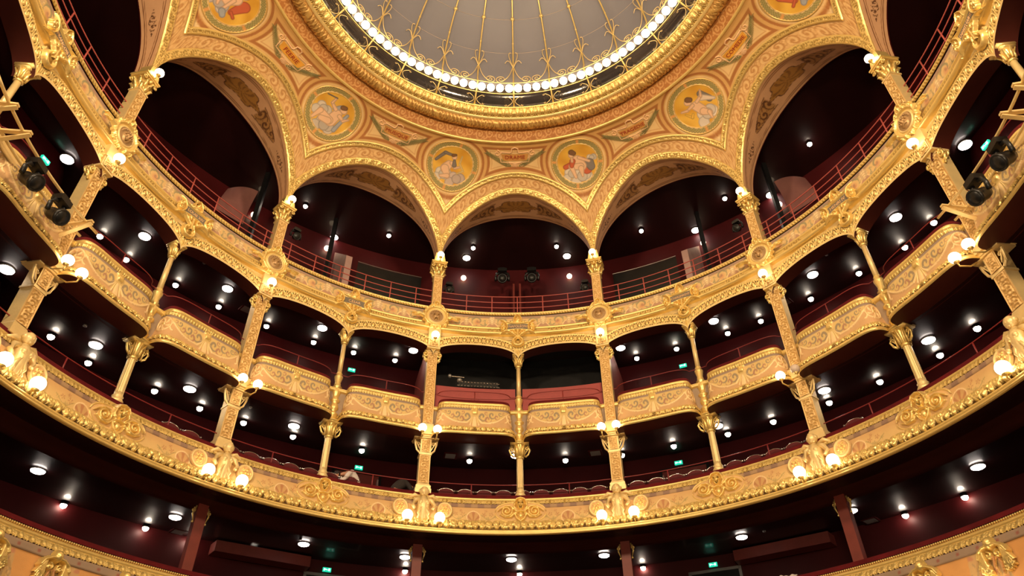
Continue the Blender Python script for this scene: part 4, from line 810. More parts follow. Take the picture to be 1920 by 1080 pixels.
def term_figure():
    O = P(0., .958, -.06); root = empty('caryatid_bust', O)
    L = lambda x, y, z: (x, -y, z)     # y towards the hall
    mb = MB(); mb.sphere((0, -.12, .50), .15, 14, sz=1.15); mb.tube([(0, -.12, .38), (0, -.10, .26)], [.07, .10], 8)
    mb.tube([(-.02, -.1, .28), (0, -.13, .12), (0, -.12, -.15), (0, -.10, -.45), (0, -.08, -.86)], [.14, .21, .17, .12, .06], 12); mb.sphere((0, -.262, .49), .022, 8); mb.sphere((0, -.20, .40), .05, 8)
    for sx in (-1, 1):
        mb.tube([(sx * .12, -.1, .24), (sx * .26, -.12, .20), (sx * .36, -.16, .02), (sx * .28, -.24, -.12)], [.09, .085, .065, .05], 8); mb.sphere((sx * .09, -.27, .10), .075, 10)
        mb.tube([(sx * .1, -.05, .33), (sx * .3, -.05, .40), (sx * .48, -.05, .30)], [.05, .07, .02], 8); mb.sphere((sx * .09, -.10, .52), .09, 8)
        for kk in range(3): mb.tube([(sx * .05, -.24 + .03 * kk, -.05 - .1 * kk), (sx * .16, -.24 + .03 * kk, -.25 - .15 * kk), (sx * .07, -.18 + .03 * kk, -.5 - .13 * kk)], [.05, .045, .02], 6)
    mb.build('bust', M['pale'], root, None, True)
    f = cylmap(.960, -.065, .10)
    for sx in (-1, 1):
        h = HF(-.26, .26, -.30, .30, .012); h.put(.03 * (np.hypot(h.X, h.Y / 1.1) < .25)); h.ringo(0, 0, .22, .035, .07, PGOLD, 1.1)
        for kk in range(6): a = kk * PI / 3; h.spiral(.10 * math.cos(a), .11 * math.sin(a), .055, 1., .018, .08, 1, a)
        h.blob(0, 0, .05, .05, .1); h.C[h.H < .04] = np.array([.70, .44, .2, 0.]); h.build('rosette', lambda X, Y, H: f(X + sx * .72, Y + .05, H), M['relief'], root, O)
    return root, O
tf, TO = term_figure()
for i in range(-7, 8, 2):
    o = tf if i == -7 else copy_tree(tf); rotz(o, TO, i * DL); tag(o, 'gilded bust figure on the great balcony below the pillar %s' % MW[i], 'ornament', 'bust figures on the great balcony')

# globe lamps on brackets
def lampset(name, r, z, R, arm, unlit=False):
    O = P(0., r, z); root = empty(name, O); mb = MB(); mb.sphere((0, 0, 0), R, 20); mb.build('globe', M['opal'] if unlit else M['globe'], root, None, True)
    mb = MB(); mb.lathe([(R * .5, -R * 1.0), (R * .55, -R * .88), (R * .35, -R * .8)], 12); mb.tube(arm, .022, 6); mb.lathe([(.03, -R * 1.25), (.05, -R * 1.1), (R * .5, -R)], 10); mb.build('bracket', M['gold'], root, None, True); return root, O
def place_lamps(proto, spots, text, group, names=None):
    root, O = proto
    for k, a in enumerate(spots):
        o = root if k == 0 else copy_tree(root); rotz(o, O, a * DL); tag(o, '%s, %s' % (text, names[k] if names else ordn(k, len(spots))), 'lamp', group)
two = []; nm2 = []
for i in range(-5, 6, 2):
    for s_, w_ in ((-.165, 'left one'), (.165, 'right one')): two.append(i + s_); nm2.append('%s at the pillar %s' % (w_, MW[i]))
place_lamps(lampset('globe_lamp', .928, -.094, .17, [(0, 0, -.2), (0, .05, -.30), (0, .25, -.28), (0, .36, -.2)]), two, 'lit globe on the great balcony', 'globe lamps on the great balcony', nm2)
sel = [(a + (.082 if k % 2 == 0 else -.082), nm2[k]) for k, a in enumerate(two) if True]
lit3 = [s for s in sel if abs(s[0] - 3.082) > .05]
place_lamps(lampset('globe_lamp', .925, .160, .145, [(0, 0, -.17), (0, .03, -.26), (0, .35, -.22), (0, .6, -.05)]), [s[0] for s in lit3], 'lit globe under the box fronts', 'globe lamps under the middle gallery', [s[1] for s in lit3])
place_lamps(lampset('globe_lamp', .925, .160, .145, [(0, 0, -.17), (0, .03, -.26), (0, .35, -.22), (0, .6, -.05)], True), [3.082], 'unlit pale globe under the box fronts', 'unlit globe', ['the only dark one, right side'])
odd = [-5, -3, -1, 1, 3, 5]; nm1 = ['at the pillar ' + MW[i] for i in odd]
place_lamps(lampset('globe_lamp', .952, .5035, .155, [(0, 0, -.17), (0, .03, -.35), (0, .06, -.30), (0, .10, -.22)]), odd, 'lit white globe below the mask medallion', 'globe lamps below the medallions', nm1)
place_lamps(lampset('globe_lamp', .9644, .8539, .145, [(0, 0, -.17), (0, .05, -.28), (0, .15, -.22), (0, .22, -.1)]), odd, 'lit white globe above the leaf capital', 'globe lamps above the capitals', nm1)
place_lamps(lampset('globe_lamp', .93, -.435, .19, [(0, 0, -.2), (0, .1, -.3), (0, .3, -.26)]), [3.98], 'large lit globe on the lowest balcony', 'globe lamps on the lowest balcony', ['cut by the bottom edge at the right'])

# ================================================================== TIER ONE balcony front
b1 = empty('lowest_balcony_front', P(0., .96, -.5)); O1 = np.array(b1.location)
def R1(name, prof, hf, cf, nv, depth, **k): o = ring(name, prof, hf, cf, None, nv=nv, depth=depth, **k); o.parent = b1; lift(o, O1); return o
R1('velvet_rail', [(1.04, -.31), (1.035, -.295), (.990, -.295), (.981, -.300), (.981, -.3085)], None, None, 8, 0, mat=M['velvet'])
R1('bead_trim', [(.984, -.3085), (.982, -.311), (.984, -.3135)], lambda U, V: beads(U, V, .06), lambda U, V, H: mixc([.2, .05, .03, .2], GOLD, ss(.1, .4, H)), 5, .02, step=.015)
R1('top_fillet', [(.984, -.3135), (.980, -.315), (.978, -.320), (.981, -.323), (.976, -.326)], None, flatc(GOLD), 9, 0)
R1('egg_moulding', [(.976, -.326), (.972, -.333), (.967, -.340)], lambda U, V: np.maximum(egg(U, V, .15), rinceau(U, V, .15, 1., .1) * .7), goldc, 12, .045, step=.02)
R1('mauve_strip', [(.967, -.340), (.964, -.342), (.962, -.356), (.965, -.357)], None, lambda U, V, H: mixc([.34, .24, .17, 0.], [.30, .08, .06, 0.], ss(.75, .95, np.sin(U * 12) * np.cos(V * 2)) * .8), 8, 0)
def frieze1(U, V, H):
    L = 1.66; x = np.mod(U, L) - L / 2; X = np.abs(x); c = mixc([.72, .48, .17, 0.], [.64, .40, .18, 0.], ss(-1, 1, V)); c = mixc(c, [.34, .25, .15, 0.], ss(.3, .6, rinceau(X * 1.0, V * 1.5, .42, 1.4, .3)) * .6)
    c = mixc(c, [.55, .18, .12, 0.], ss(.5, .8, np.sin(11 * X + 3 * V) * np.sin(9 * V)) * .6); c = mixc(c, [.72, .36, .12, 0.], ss(.12, .1, X - .22 - .1 * V)); return c
R1('painted_frieze', [(.965, -.357), (.963, -.39), (.957, -.43), (.949, -.45)], None, frieze1, 36, 0)
R1('bottom_moulding', [(.949, -.45), (.940, -.455), (.93, -.47), (.928, -.485)], lambda U, V: leaves(U, V, .19), goldc, 12, .05)
def shell():
    root, O, f = ornament('shell_console', .960, -.365); h = HF(-.42, .42, -.7, .28, .016); h.mir = True
    h.blob(0, .16, .13, .15, .20); h.stroke([(0, .12), (.16, .10), (.30, .02), (.36, -.10)], .06, .17, .03); h.spiral(.12, -.08, .08, 1.3, .025, .12, 1, PI / 2)
    for k in range(6):
        a = -.75 - k * .20; h.stroke([(.22, .02), (.24 + .12 * math.cos(a), -.02 + .16 * math.sin(a)), (.22 + .30 * math.cos(a), -.05 + .42 * math.sin(a))], .040, .13, .014)
    h.stroke([(.04, -.12), (.10, -.30), (.05, -.5)], .03, .06, .01, np.array([.62, .30, .12, 0.]))
    h.mir = False; h.build('relief', f, M['relief'], root, O); return root, O
sh, HO = shell(); spots = [-4.55, -4.08, -3.53, -3.08, 3.08, 3.53, 4.08, 4.55]
for k, i in enumerate(spots):
    o = sh if k == 0 else copy_tree(sh); rotz(o, HO, i * DL); tag(o, 'gilded shell console on the lowest balcony front, %s' % ordn(k, len(spots)), 'ornament', 'shell consoles on the lowest balcony')
tag(b1, 'gilded lowest balcony front with red velvet rail, seen in the bottom corners', 'balcony front')

# ================================================================== GALLERY INTERIORS (setting)
AZ = dict(az=(-1.95, 1.95), step=.12)
def wallr(az, r0):
    u = np.abs(az) / DL; return r0 - (r0 - 1.17) * ss(4.35, 4.95, u)
def shellring(name, prof, mat, label, cat, wallfn=True, nv=10):
    r, z, tr, tz, W = lines_profile(prof, nv); A = np.linspace(-1.95, 1.95, 260); R = r[None, :] * np.ones((260, 1))
    if wallfn: sc_ = (wallr(A, prof[0][0] if prof[0][0] > prof[-1][0] else prof[-1][0]) / max(r))[:, None]; R = np.where(R > 1.1, 1.1 + (R - 1.1) * ((np.max(r) * sc_ - 1.1) / (np.max(r) - 1.1)), R)
    o = grid(name, P(A[:, None], R, z[None, :]), mat); return tag(o, label, cat, None, 'structure')
shellring('ceiling_upper', [(1.04, 1.155), (1.36, 1.145)], M['lacquer'], 'dark ceiling of the top gallery', 'ceiling', False)
shellring('wall_upper', [(1.36, 1.15), (1.36, .62)], M['maroon'], 'maroon back wall of the top gallery', 'wall', False)
shellring('floor_upper', [(.99, .632), (1.36, .70)], M['maroon'], 'floor of the top gallery', 'floor', False)
shellring('ceiling_middle', [(.985, .525), (1.0, .532), (1.12, .545), (1.33, .60)], M['lacquer'], 'dark glossy ceiling of the middle gallery', 'ceiling')
shellring('wall_middle', [(1.33, .605), (1.33, .24)], M['maroon'], 'maroon back wall of the middle gallery', 'wall')
shellring('floor_middle', [(1.0, .21), (1.33, .28)], M['maroon'], 'floor of the middle gallery', 'floor')
shellring('ceiling_lower', [(.996, .159), (1.02, .1605), (1.12, .172), (1.33, .235)], M['lacquer'], 'dark glossy ceiling above the great balcony', 'ceiling')
shellring('wall_lower', [(1.33, .24), (1.33, -.02)], M['maroon'], 'maroon back wall behind the great balcony', 'wall')
shellring('floor_lower', [(1.0, -.03), (1.10, -.026), (1.33, .0)], M['maroon'], 'floor of the great balcony', 'floor')
shellring('ceiling_under_balcony', [(.932, -.134), (.95, -.134), (.985, -.128), (1.03, -.130), (1.055, -.1385), (1.062, -.136), (1.064, -.118), (1.2, -.105), (1.42, -.075)], M['lacquer'], 'curved dark ceiling under the great balcony', 'ceiling', False, 30)
shellring('wall_under_balcony', [(1.42, -.07), (1.42, -.40)], M['maroon'], 'maroon back wall behind the lowest balcony', 'wall', False)
shellring('floor_under_balcony', [(.97, -.375), (1.42, -.33)], M['maroon'], 'floor behind the lowest balcony', 'floor', False)
ring_lip = ring('trim_balcony_lip', [(.985, -.1275), (1.03, -.131), (1.058, -.1395), (1.066, -.137)], None, None, None, nv=8, step=.1, mat=M['soffit']); tag(ring_lip, 'red-brown lip under the great balcony', 'trim', None, 'structure')

# balcony rails
def railset(name, levels, rfun, zpost0, posts, mat, rad, label):
    root = empty(name, P(0., rfun(0.), zpost0)); O = np.array(root.location); A = np.linspace(-1.83, 1.83, 900); R = np.array([rfun(a) for a in A])
    for z in levels: mb = MB(); mb.tube(P(A, R, z), rad, 6); mb.build('rail', mat, root, O, True)
    for a in posts: mb = MB(); r = rfun(a * DL); mb.tube(P(a * DL, r, np.array([zpost0, levels[0]])), rad * 1.2, 6); mb.build('post', mat, root, O, True)
    return tag(root, label, 'railing')
railset('balcony_railing', [.720, .695, .672], lambda a: 1.004, .640, [k * .3125 for k in range(-20, 21) if abs(((k * .3125) % 2) - 1) > .08], M['rail'], .020, 'three-bar red steel railing along the top balcony')
railset('balcony_railing', [.036], lambda a: 1.004, -.006, [i + .5 for i in range(-7, 7)], M['darkrail'], .018, 'single thin red rail above the great balcony velvet')
def r3(a):
    u = abs((a / DL) % 1 - .5); x = min(1, u / .40); return .998 - .030 * (1 - x ** 4) ** .5
railset('balcony_railing', [.318], r3, .274, [i + .5 for i in range(-7, 7)], M['darkrail'], .016, 'wavy thin red rail above the bowed box fronts')

# round ceiling lamps and small spotlights, at the places measured on each ceiling
def ceil_lamp():
    root = empty('ceiling_lamp', (0, 0, 0)); mb = MB(); mb.lathe([(.02, .0), (.20, .0), (.20, -.035), (.185, -.05)], 22); mb.build('housing', M['grey'], root, None, True)
    mb = MB(); mb.lathe([(.182, -.045), (.176, -.075), (.13, -.10), (.06, -.112), (.001, -.114)], 22); mb.build('diffuser', M['ceil_lamp'], root, None, True); return root
cl = ceil_lamp(); first = [True]
def zc(prof, r): return float(np.interp(r, [p[0] for p in prof], [p[1] for p in prof]))
PC3 = [(1.0, .532), (1.12, .545), (1.33, .60)]; PC2 = [(1.0, .159), (1.02, .1605), (1.12, .172), (1.33, .235)]; PC1 = [(1.064, -.118), (1.2, -.105), (1.42, -.075)]; PC4 = [(1.04, 1.155), (1.36, 1.145)]
lamps = [('middle gallery', PC3, [(-5.0, 1.108), (-4.07, 1.125), (-3.18, 1.12), (-2.16, 1.112), (-1.16, 1.112), (1.13, 1.115), (2.16, 1.11), (3.24, 1.115), (4.14, 1.122), (4.97, 1.112)]),
         ('great balcony', PC2, [(-5.07, 1.07), (-4.12, 1.105), (-3.29, 1.08), (-2.28, 1.075), (-.04, 1.077), (2.01, 1.066), (3.04, 1.083), (3.98, 1.105)]),
         ('lowest balcony', PC1, [(-3.95, 1.22), (-2.92, 1.22), (-1.89, 1.205), (-1.02, 1.212), (-.09, 1.19), (.73, 1.19), (1.91, 1.20), (2.8, 1.205), (3.76, 1.21)]),
         ('top gallery', PC4, [(-2.05, 1.345), (-.58, 1.29), (.58, 1.29), (2.02, 1.335), (2.85, 1.345)])]
for where, pr_, pts in lamps:
    for k, (a, r) in enumerate(pts):
        o = cl if first[0] else copy_tree(cl); first[0] = False; o.location = P(a * DL, r, zc(pr_, r) - .0005); tag(o, 'round lit ceiling lamp of the %s, %s' % (where, ordn(k, len(pts))), 'lamp', 'round ceiling lamps, ' + where)
def spotl():
    root = empty('spotlight', (0, 0, 0)); mb = MB(); mb.lathe([(.02, .06), (.10, .05), (.11, -.03), (.10, -.05), (.08, -.03)], 14); mb.build('can', M['black'], root, None, True)
    mb = MB(); mb.sphere((0, 0, -.065), .098, 14); mb.build('bulb', M['spot'], root, None, True); return root
s0 = spotl(); f1 = [True]
spots = [('middle gallery', PC3, [(-4.17, 1.275), (-3.87, 1.30), (-3.45, 1.27), (-3.04, 1.262), (-2.58, 1.25), (-2.11, 1.245), (-1.71, 1.235), (-1.29, 1.225), (1.23, 1.235), (1.64, 1.235), (2.16, 1.24), (2.49, 1.245), (2.98, 1.255), (3.44, 1.265), (3.84, 1.29), (4.15, 1.275)]),
         ('great balcony', PC2, [(-4.28, 1.205), (-3.90, 1.24), (-3.40, 1.20), (-3.02, 1.185), (-2.64, 1.17), (-2.19, 1.16), (-1.55, 1.14), (-.503, 1.115), (.452, 1.122), (1.005, 1.135), (1.51, 1.135), (2.02, 1.148), (2.43, 1.165), (2.92, 1.185), (3.35, 1.20), (3.80, 1.24), (4.18, 1.205)]),
         ('lowest balcony', PC1, [(-3.48, 1.41), (-2.93, 1.40), (-2.61, 1.40), (-2.15, 1.395), (-.95, 1.405), (-.02, 1.40), (.98, 1.41), (2.18, 1.385), (2.97, 1.40), (3.37, 1.405)]),
         ('top gallery', PC4, [(-2.5, 1.245), (-1.52, 1.235), (-.52, 1.222), (.48, 1.22), (1.49, 1.23), (2.48, 1.24), (3.5, 1.245)])]
for where, pr_, pts in spots:
    for k, (a, r) in enumerate(pts):
        o = s0 if f1[0] else copy_tree(s0); f1[0] = False; o.location = Vector(P(a * DL, r, zc(pr_, r))) - Vector((0, 0, .06)); tag(o, 'small bright spotlight on the %s ceiling, %s' % (where, ordn(k, len(pts))), 'spotlight', 'spotlights, ' + where)
# wall globes at the back of the top gallery
mb = MB(); mb.sphere((0, 0, 0), .13, 16); w0 = mb.build('wall_lamp', M['globe'], None, None, True)
for k, (a, z) in enumerate([(-2.9, 1.075), (-2.10, 1.075), (-.595, 1.082), (.58, 1.082), (2.06, 1.075), (2.9, 1.078)]):
    o = w0 if k == 0 else w0.copy()
    if k: COL.objects.link(o)
    o.location = P(a * DL, 1.347, z); tag(o, 'lit globe on the back wall of the top gallery, %s' % ordn(k, 6), 'lamp', 'wall globes of the top gallery')
# exit signs
def exit_sign():
    root = empty('exit_sign', (0, 0, 0)); mb = MB(); mb.box(-.15, .15, -.02, .05, -.07, .07); mb.build('box', M['green'], root)
    mb = MB(); mb.box(-.12, -.08, -.026, -.02, -.045, .035).box(-.10, -.03, -.026, -.02, .0, .025).box(-.06, .06, -.026, -.02, -.02, .0).box(.05, .11, -.026, -.02, -.045, .045); mb.build('running_figure', M['signwhite'], root); return root
e0 = exit_sign()
for k, (a, r, z, wh) in enumerate([(-1.66, 1.31, .543, 'middle gallery, left'), (1.63, 1.31, .541, 'middle gallery, right'), (-1.465, 1.31, .191, 'great balcony, left'), (1.435, 1.31, .193, 'great balcony, right'), (-1.565, 1.40, -.107, 'lowest balcony, left'), (1.53, 1.40, -.106, 'lowest balcony, right'), (-5.05, 1.15, .528, 'middle gallery, far left behind the moving spotlights'), (5.02, 1.15, .528, 'middle gallery, far right behind the moving spotlights')]):
    o = e0 if k == 0 else copy_tree(e0); o.location = P(a * DL, r, z); o.rotation_euler = (0, 0, -a * DL); tag(o, 'green lit exit sign of the %s' % wh, 'sign', 'exit signs')

# red posts of the lowest gallery
def redpost():
    O = P(0., 1.04, -.31); root = empty('red_post', O); mb = MB(); mb.box(-.15, .15, -.12, .12, -.02, 2.14); mb.build('shaft', M['post'], root)
    for sx in (-1, 1):
        mb = MB(); q = spir(0, 0, .07, 1.1, sx, PI / 2, 14); mb.tube([(sx * .24 + a, -.05, 1.95 + b) for a, b in q], .022, 5); mb.tube([(sx * .17, -.05, 2.08), (sx * .24, -.05, 1.85), (sx * .17, -.05, 1.62)], [.03, .03, .012], 5); mb.sphere((sx * .19, -.05, 1.62), .035, 8); mb.build('gilded_scroll', M['gold'], root, None, True)
    return root, O
rp, RO = redpost()
for k, i in enumerate((-5, -3, -1, 1, 3, 5)):
    o = rp if k == 0 else copy_tree(rp); rotz(o, RO, i * DL * .985); tag(o, 'square dark red post with gilded scrolls under the great balcony, %s' % ordn(k, 6), 'post', 'red posts under the great balcony')
# vents on the ceilings
mb = MB(); mb.box(-.24, .24, -.24, .24, -.05, 0.); v0 = mb.build('grille_frame', M['maroon']); vr = empty('ceiling_vent', (0, 0, 0)); v0.parent = vr
mb = MB(); mb.box(-.18, .18, -.18, .18, -.055, -.05)
for k in range(6): mb.box(-.18, .18, -.16 + k * .06, -.14 + k * .06, -.06, -.055)
mb.build('grille', M['grey'], vr)
vent_at = [('lowest balcony, left', -2.72, 1.38, PC1), ('lowest balcony, right', 2.75, 1.38, PC1), ('great balcony, left of centre', -.70, 1.10, PC2), ('great balcony, right of centre', .76, 1.10, PC2), ('middle gallery, left', -2.85, 1.20, PC3), ('middle gallery, right', 2.8, 1.20, PC3)]
for k, (wh, a, r, pr_) in enumerate(vent_at):
    o = vr if k == 0 else copy_tree(vr); o.location = P(a * DL, r, zc(pr_, r)); o.rotation_euler = (0, 0, -a * DL); tag(o, 'square ceiling vent grille of the %s' % wh, 'vent', 'ceiling vents')
mb = MB(); mb.lathe([(.05, 0), (.055, -.03), (.04, -.05), (.001, -.055)], 14); d0 = mb.build('smoke_detector', M['grey'], None, None, True)
for k, (wh, a, r, pr_) in enumerate([('great balcony, far left', -4.35, 1.06, PC2), ('great balcony, left', -2.75, 1.05, PC2), ('lowest balcony, left', -1.95, 1.17, PC1), ('lowest balcony, right', 2.1, 1.20, PC1), ('middle gallery, left', -3.55, 1.07, PC3), ('middle gallery, right', 3.5, 1.07, PC3), ('great balcony, far right', 3.9, 1.04, PC2), ('middle gallery, left of the centre column', -.35, 1.06, PC3), ('middle gallery, right of the centre column', .35, 1.06, PC3)]):
    o = d0 if k == 0 else d0.copy()
    if k: COL.objects.link(o)
    o.location = P(a * DL, r, zc(pr_, r)); tag(o, 'small round detector on the ceiling of the %s' % wh, 'detector', 'ceiling detectors')

# seats along the great balcony
def seat():
    root = empty('theatre_seat', (0, 0, 0)); W = .27; n = 13; a = np.linspace(0, PI, n)
    mb = MB(); x = np.cos(a) * W; z = .62 + np.sin(a) * .16; z[0] = z[-1] = .3
    F = []; V = []
    for yy in (-.04, .05): V += [(x[k], yy, z[k]) for k in range(n)]
    mb.add(V, [np.array([list(range(n))]), np.array([list(range(2 * n - 1, n - 1, -1))]), np.array([(k, k + n, k + n + 1, k + 1) for k in range(n - 1)] + [(n - 1, 2 * n - 1, n, 0)])]); mb.build('backrest', M['seatred'], root)
    mb = MB(); mb.tube([(x[k] * 1.04, -.0, z[k] + .02) for k in range(1, n - 1)], .017, 6); mb.build('back_rim', M['chrome'], root, None, True)
    mb = MB(); mb.box(-.24, .24, .02, .42, .34, .43); mb.build('seat', M['seatred'], root)
    for sx in (-1, 1): mb = MB(); mb.box(sx * .28 - .02, sx * .28 + .02, -.02, .34, .0, .5).box(sx * .28 - .03, sx * .28 + .03, -.05, .3, .5, .54); mb.sphere((sx * .29, -.03, .70), .035, 8); mb.build('armrest', M['chrome'], root)
    return root
st = seat(); pos = [u for u in np.arange(-3.4, 3.41, .19) if abs(abs(u) - 1) > .07 and abs(abs(u) - 3) > .07 and not (-1.55 < u < -1.06)]
for k, u in enumerate(pos):
    o = st if k == 0 else copy_tree(st); o.location = P(u * DL, 1.045, -.0285); o.rotation_euler = (0, 0, -u * DL + PI * 0); side = 'left' if u < 0 else 'right'
    tag(o, 'red seat with steel rim behind the great balcony rail, %s one %s of centre' % (['nearest', 'second', 'third', 'fourth', 'fifth', 'sixth', 'seventh', 'eighth', 'ninth', 'tenth', 'eleventh', 'twelfth', 'thirteenth', 'fourteenth', 'fifteenth', 'sixteenth', 'seventeenth', 'eighteenth'][sum(1 for q in pos if q * u > 0 and abs(q) < abs(u) - 1e-6)], side), 'seat', 'front row seats of the great balcony')

# control booth of the middle gallery, centre
pb = empty('booth_parapet', P(0., 1.0, .30)); OB = np.array(pb.location)
for a0, a1 in ((-.93, -.04), (.04, .93)):
    mb = MB(); A = np.linspace(a0 * DL, a1 * DL, 30); g = P(A[:, None], 1.004, np.array([.262, .352])[None, :]); mb.add(g, [gridfaces(30, 2)]); g2 = P(A[:, None], np.array([1.004, 1.012])[None, :], .352); mb.add(g2, [gridfaces(30, 2)[:, ::-1]]); mb.build('panel', M['rose'], pb, OB)
tag(pb, 'rose red solid parapet of the control booth in the middle gallery', 'parapet')
for sx, nm in ((-1, 'left'), (1, 'right')):
    mb = MB(); g = P(sx * DL * np.array([.985, 1.03])[:, None, None], np.array([1.02, 1.32])[None, :, None], np.array([.25, .54])[None, None, :]).reshape(-1, 3)
    mb.add(g, [[(0, 1, 3, 2), (4, 6, 7, 5), (0, 4, 5, 1), (2, 3, 7, 6), (0, 2, 6, 4), (1, 5, 7, 3)]]); tag(mb.build('wall_booth', M['post']), 'red side wall of the control booth, %s' % nm, 'wall', None, 'structure')
A = np.linspace(-.98 * DL, .98 * DL, 40); o = grid('wall_booth_back', P(A[:, None], 1.16, np.array([.26, .56])[None, :]), M['black']); tag(o, 'black back wall of the control booth', 'wall', None, 'structure')
# followspot / projector on the booth parapet
root = empty('projector_rack', P(-.45 * DL, 1.03, .352)); root.rotation_euler = (0, 0, .45 * DL)
mb = MB(); mb.box(-.75, .75, -.12, .14, .16, .42)
for k in range(12): mb.box(-.72 + k * .122, -.66 + k * .122, -.14, -.12, .18, .40)
mb.build('body', M['black'], root)
mb = MB(); mb.bar((-.85, -.1, .0), (-.85, -.1, .55), .03, .03); mb.bar((.80, -.1, .0), (.80, -.1, .36), .03, .03); mb.bar((-1.15, -.1, .62), (-.55, -.1, .58), .03, .03); mb.bar((-.8, -.13, .38), (.8, -.13, .34), .012, .012); mb.bar((-.8, -.13, .22), (.8, -.13, .19), .012, .012); mb.bar((-.95, -.12, .03), (.95, -.12, .03), .04, .03); mb.build('stand', M['chrome'], root)
mb = MB(); mb.sphere((-.72, -.1, .44), .11, 10, sz=.8); mb.sphere((-1.1, -.1, .62), .08, 10); mb.build('lamp_head', M['grey'], root, None, True)
tag(root, 'long black projector rack on a steel stand in the control booth', 'projector')

# top gallery furniture: dark side booths, fins, posts, black moving lights
for sx, nm in ((-1, 'left'), (1, 'right')):
    A = np.linspace(1.12 * DL, 1.86 * DL, 20) * sx; o = grid('control_booth', P(A[:, None], 1.17, np.array([.66, .905])[None, :]), M['black'], origin=P(A[10], 1.17, .66)); tag(o, 'black booth front in the top gallery, %s of centre' % nm, 'booth')
    mb = MB(); mb.tube(P(A, 1.168, .907), .015, 5); ob = mb.build('booth_rim', M['grey'], o, P(A[10], 1.17, .66)); 
    mb = MB(); a = sx * 1.93 * DL; pts = P(a, np.array([1.17, 1.36, 1.36, 1.17]), np.array([.66, .66, 1.08, .92])); pts2 = P(a + sx * .02, np.array([1.17, 1.36, 1.36, 1.17]), np.array([.66, .66, 1.08, .92])); mb.add(np.concatenate([pts, pts2]), [[(0, 1, 2, 3), (7, 6, 5, 4), (0, 4, 5, 1), (1, 5, 6, 2), (2, 6, 7, 3), (3, 7, 4, 0)]])
    tag(mb.build('wall_fin', M['palewall']), 'pale sloping partition in the top gallery, %s' % nm, 'wall', None, 'structure')
    mb = MB(); a = sx * 2.13 * DL; mb.bar(P(a, 1.25, .66), P(a, 1.25, 1.15), .16, .16, (1, 0, 0)); tag(mb.build('steel_post', M['black']), 'dark steel post in the top gallery, inner %s' % nm, 'post')
    mb = MB(); a = sx * 3.03 * DL; mb.bar(P(a, 1.20, .66), P(a, 1.20, 1.15), .18, .18, (1, 0, 0)); tag(mb.build('steel_post', M['black']), 'dark steel post in the top gallery, outer %s' % nm, 'post')
    # added pale sheet imitating a lamp's glare on the red wall
    A = np.linspace(2.98, 3.28, 14) * sx * DL; Z = np.linspace(0, 1, 8); top = 1.135 - .07 * ((np.abs(A) / DL - 2.98) / .30) ** 2; g = P(A[:, None], 1.34 - .05 * Z[None, :] ** 2, 1.0 + (top[:, None] - 1.0) * Z[None, :]); tag(grid('wall_glare', g, M['glare_sheet']), 'added pale sheet imitating lamp glare on the wall at the %s end of the top gallery' % nm, 'wall', None, 'structure')
for k, a in enumerate((-.04, .03)):
    mb = MB(); mb.bar(P(a * DL - .0, 1.3, .68), P(a * DL, 1.3, 1.02), .09, .09, (1, 0, 0)); tag(mb.build('steel_post', M['post']), 'thin red post at the centre of the top gallery, %s' % ('left', 'right')[k], 'post')

# moving head spotlights
def moving_head():
    root = empty('moving_spotlight', (0, 0, 0)); mb = MB(); mb.box(-.19, .19, -.14, .14, -.02, .14); mb.box(-.12, .12, -.1, .1, .14, .2); mb.build('base', M['black'], root)
    for sx in (-1, 1): mb = MB(); mb.tube([(sx * .10, 0, -.04), (sx * .24, 0, -.08), (sx * .27, 0, -.22), (sx * .26, 0, -.44)], [.05, .06, .055, .06], 8); mb.build('yoke_arm', M['black'], root, None, True)
    mb = MB(); mb.lathe([(.02, -.22), (.12, -.2), (.16, -.08), (.165, .05), (.20, .18), (.205, .26), (.17, .28), (.155, .25)], 20, (0, 0, 0), 'y', 1., 1.); V = np.concatenate(mb.v); c, s_ = math.cos(-.5), math.sin(-.5)
    rot = lambda V: np.stack([V[:, 0], -(V[:, 1] * c - V[:, 2] * s_), -.38 + V[:, 1] * s_ + V[:, 2] * c], 1)
    mb.map(rot); mb.build('head', M['black'], root, None, True)
    mb = MB(); mb.lathe([(.001, .262), (.15, .258)], 20, (0, 0, 0), 'y').map(rot).build('lens', M['black'], root, None, True)
    mb = MB(); mb.lathe([(.206, .19), (.212, .23), (.206, .27)], 20, (0, 0, 0), 'y').map(rot).build('front_ring', M['black'], root, None, True)
    return root
mh = moving_head()
for k, (a, r, z, lb) in enumerate([(-5.83, .905, .226, 'left side of the hall, upper of the pair'), (-5.46, .905, .226, 'left side of the hall, lower of the pair'), (5.85, .905, .226, 'right side of the hall, upper of the pair'), (5.49, .905, .226, 'right side of the hall, lower of the pair')]):
    o = mh if k == 0 else copy_tree(mh); o.location = P(a * DL, r, z); o.rotation_euler = (0, 0, -a * DL); tag(o, 'black moving spotlight on the gold frame, %s' % lb, 'spotlight', 'moving spotlights')
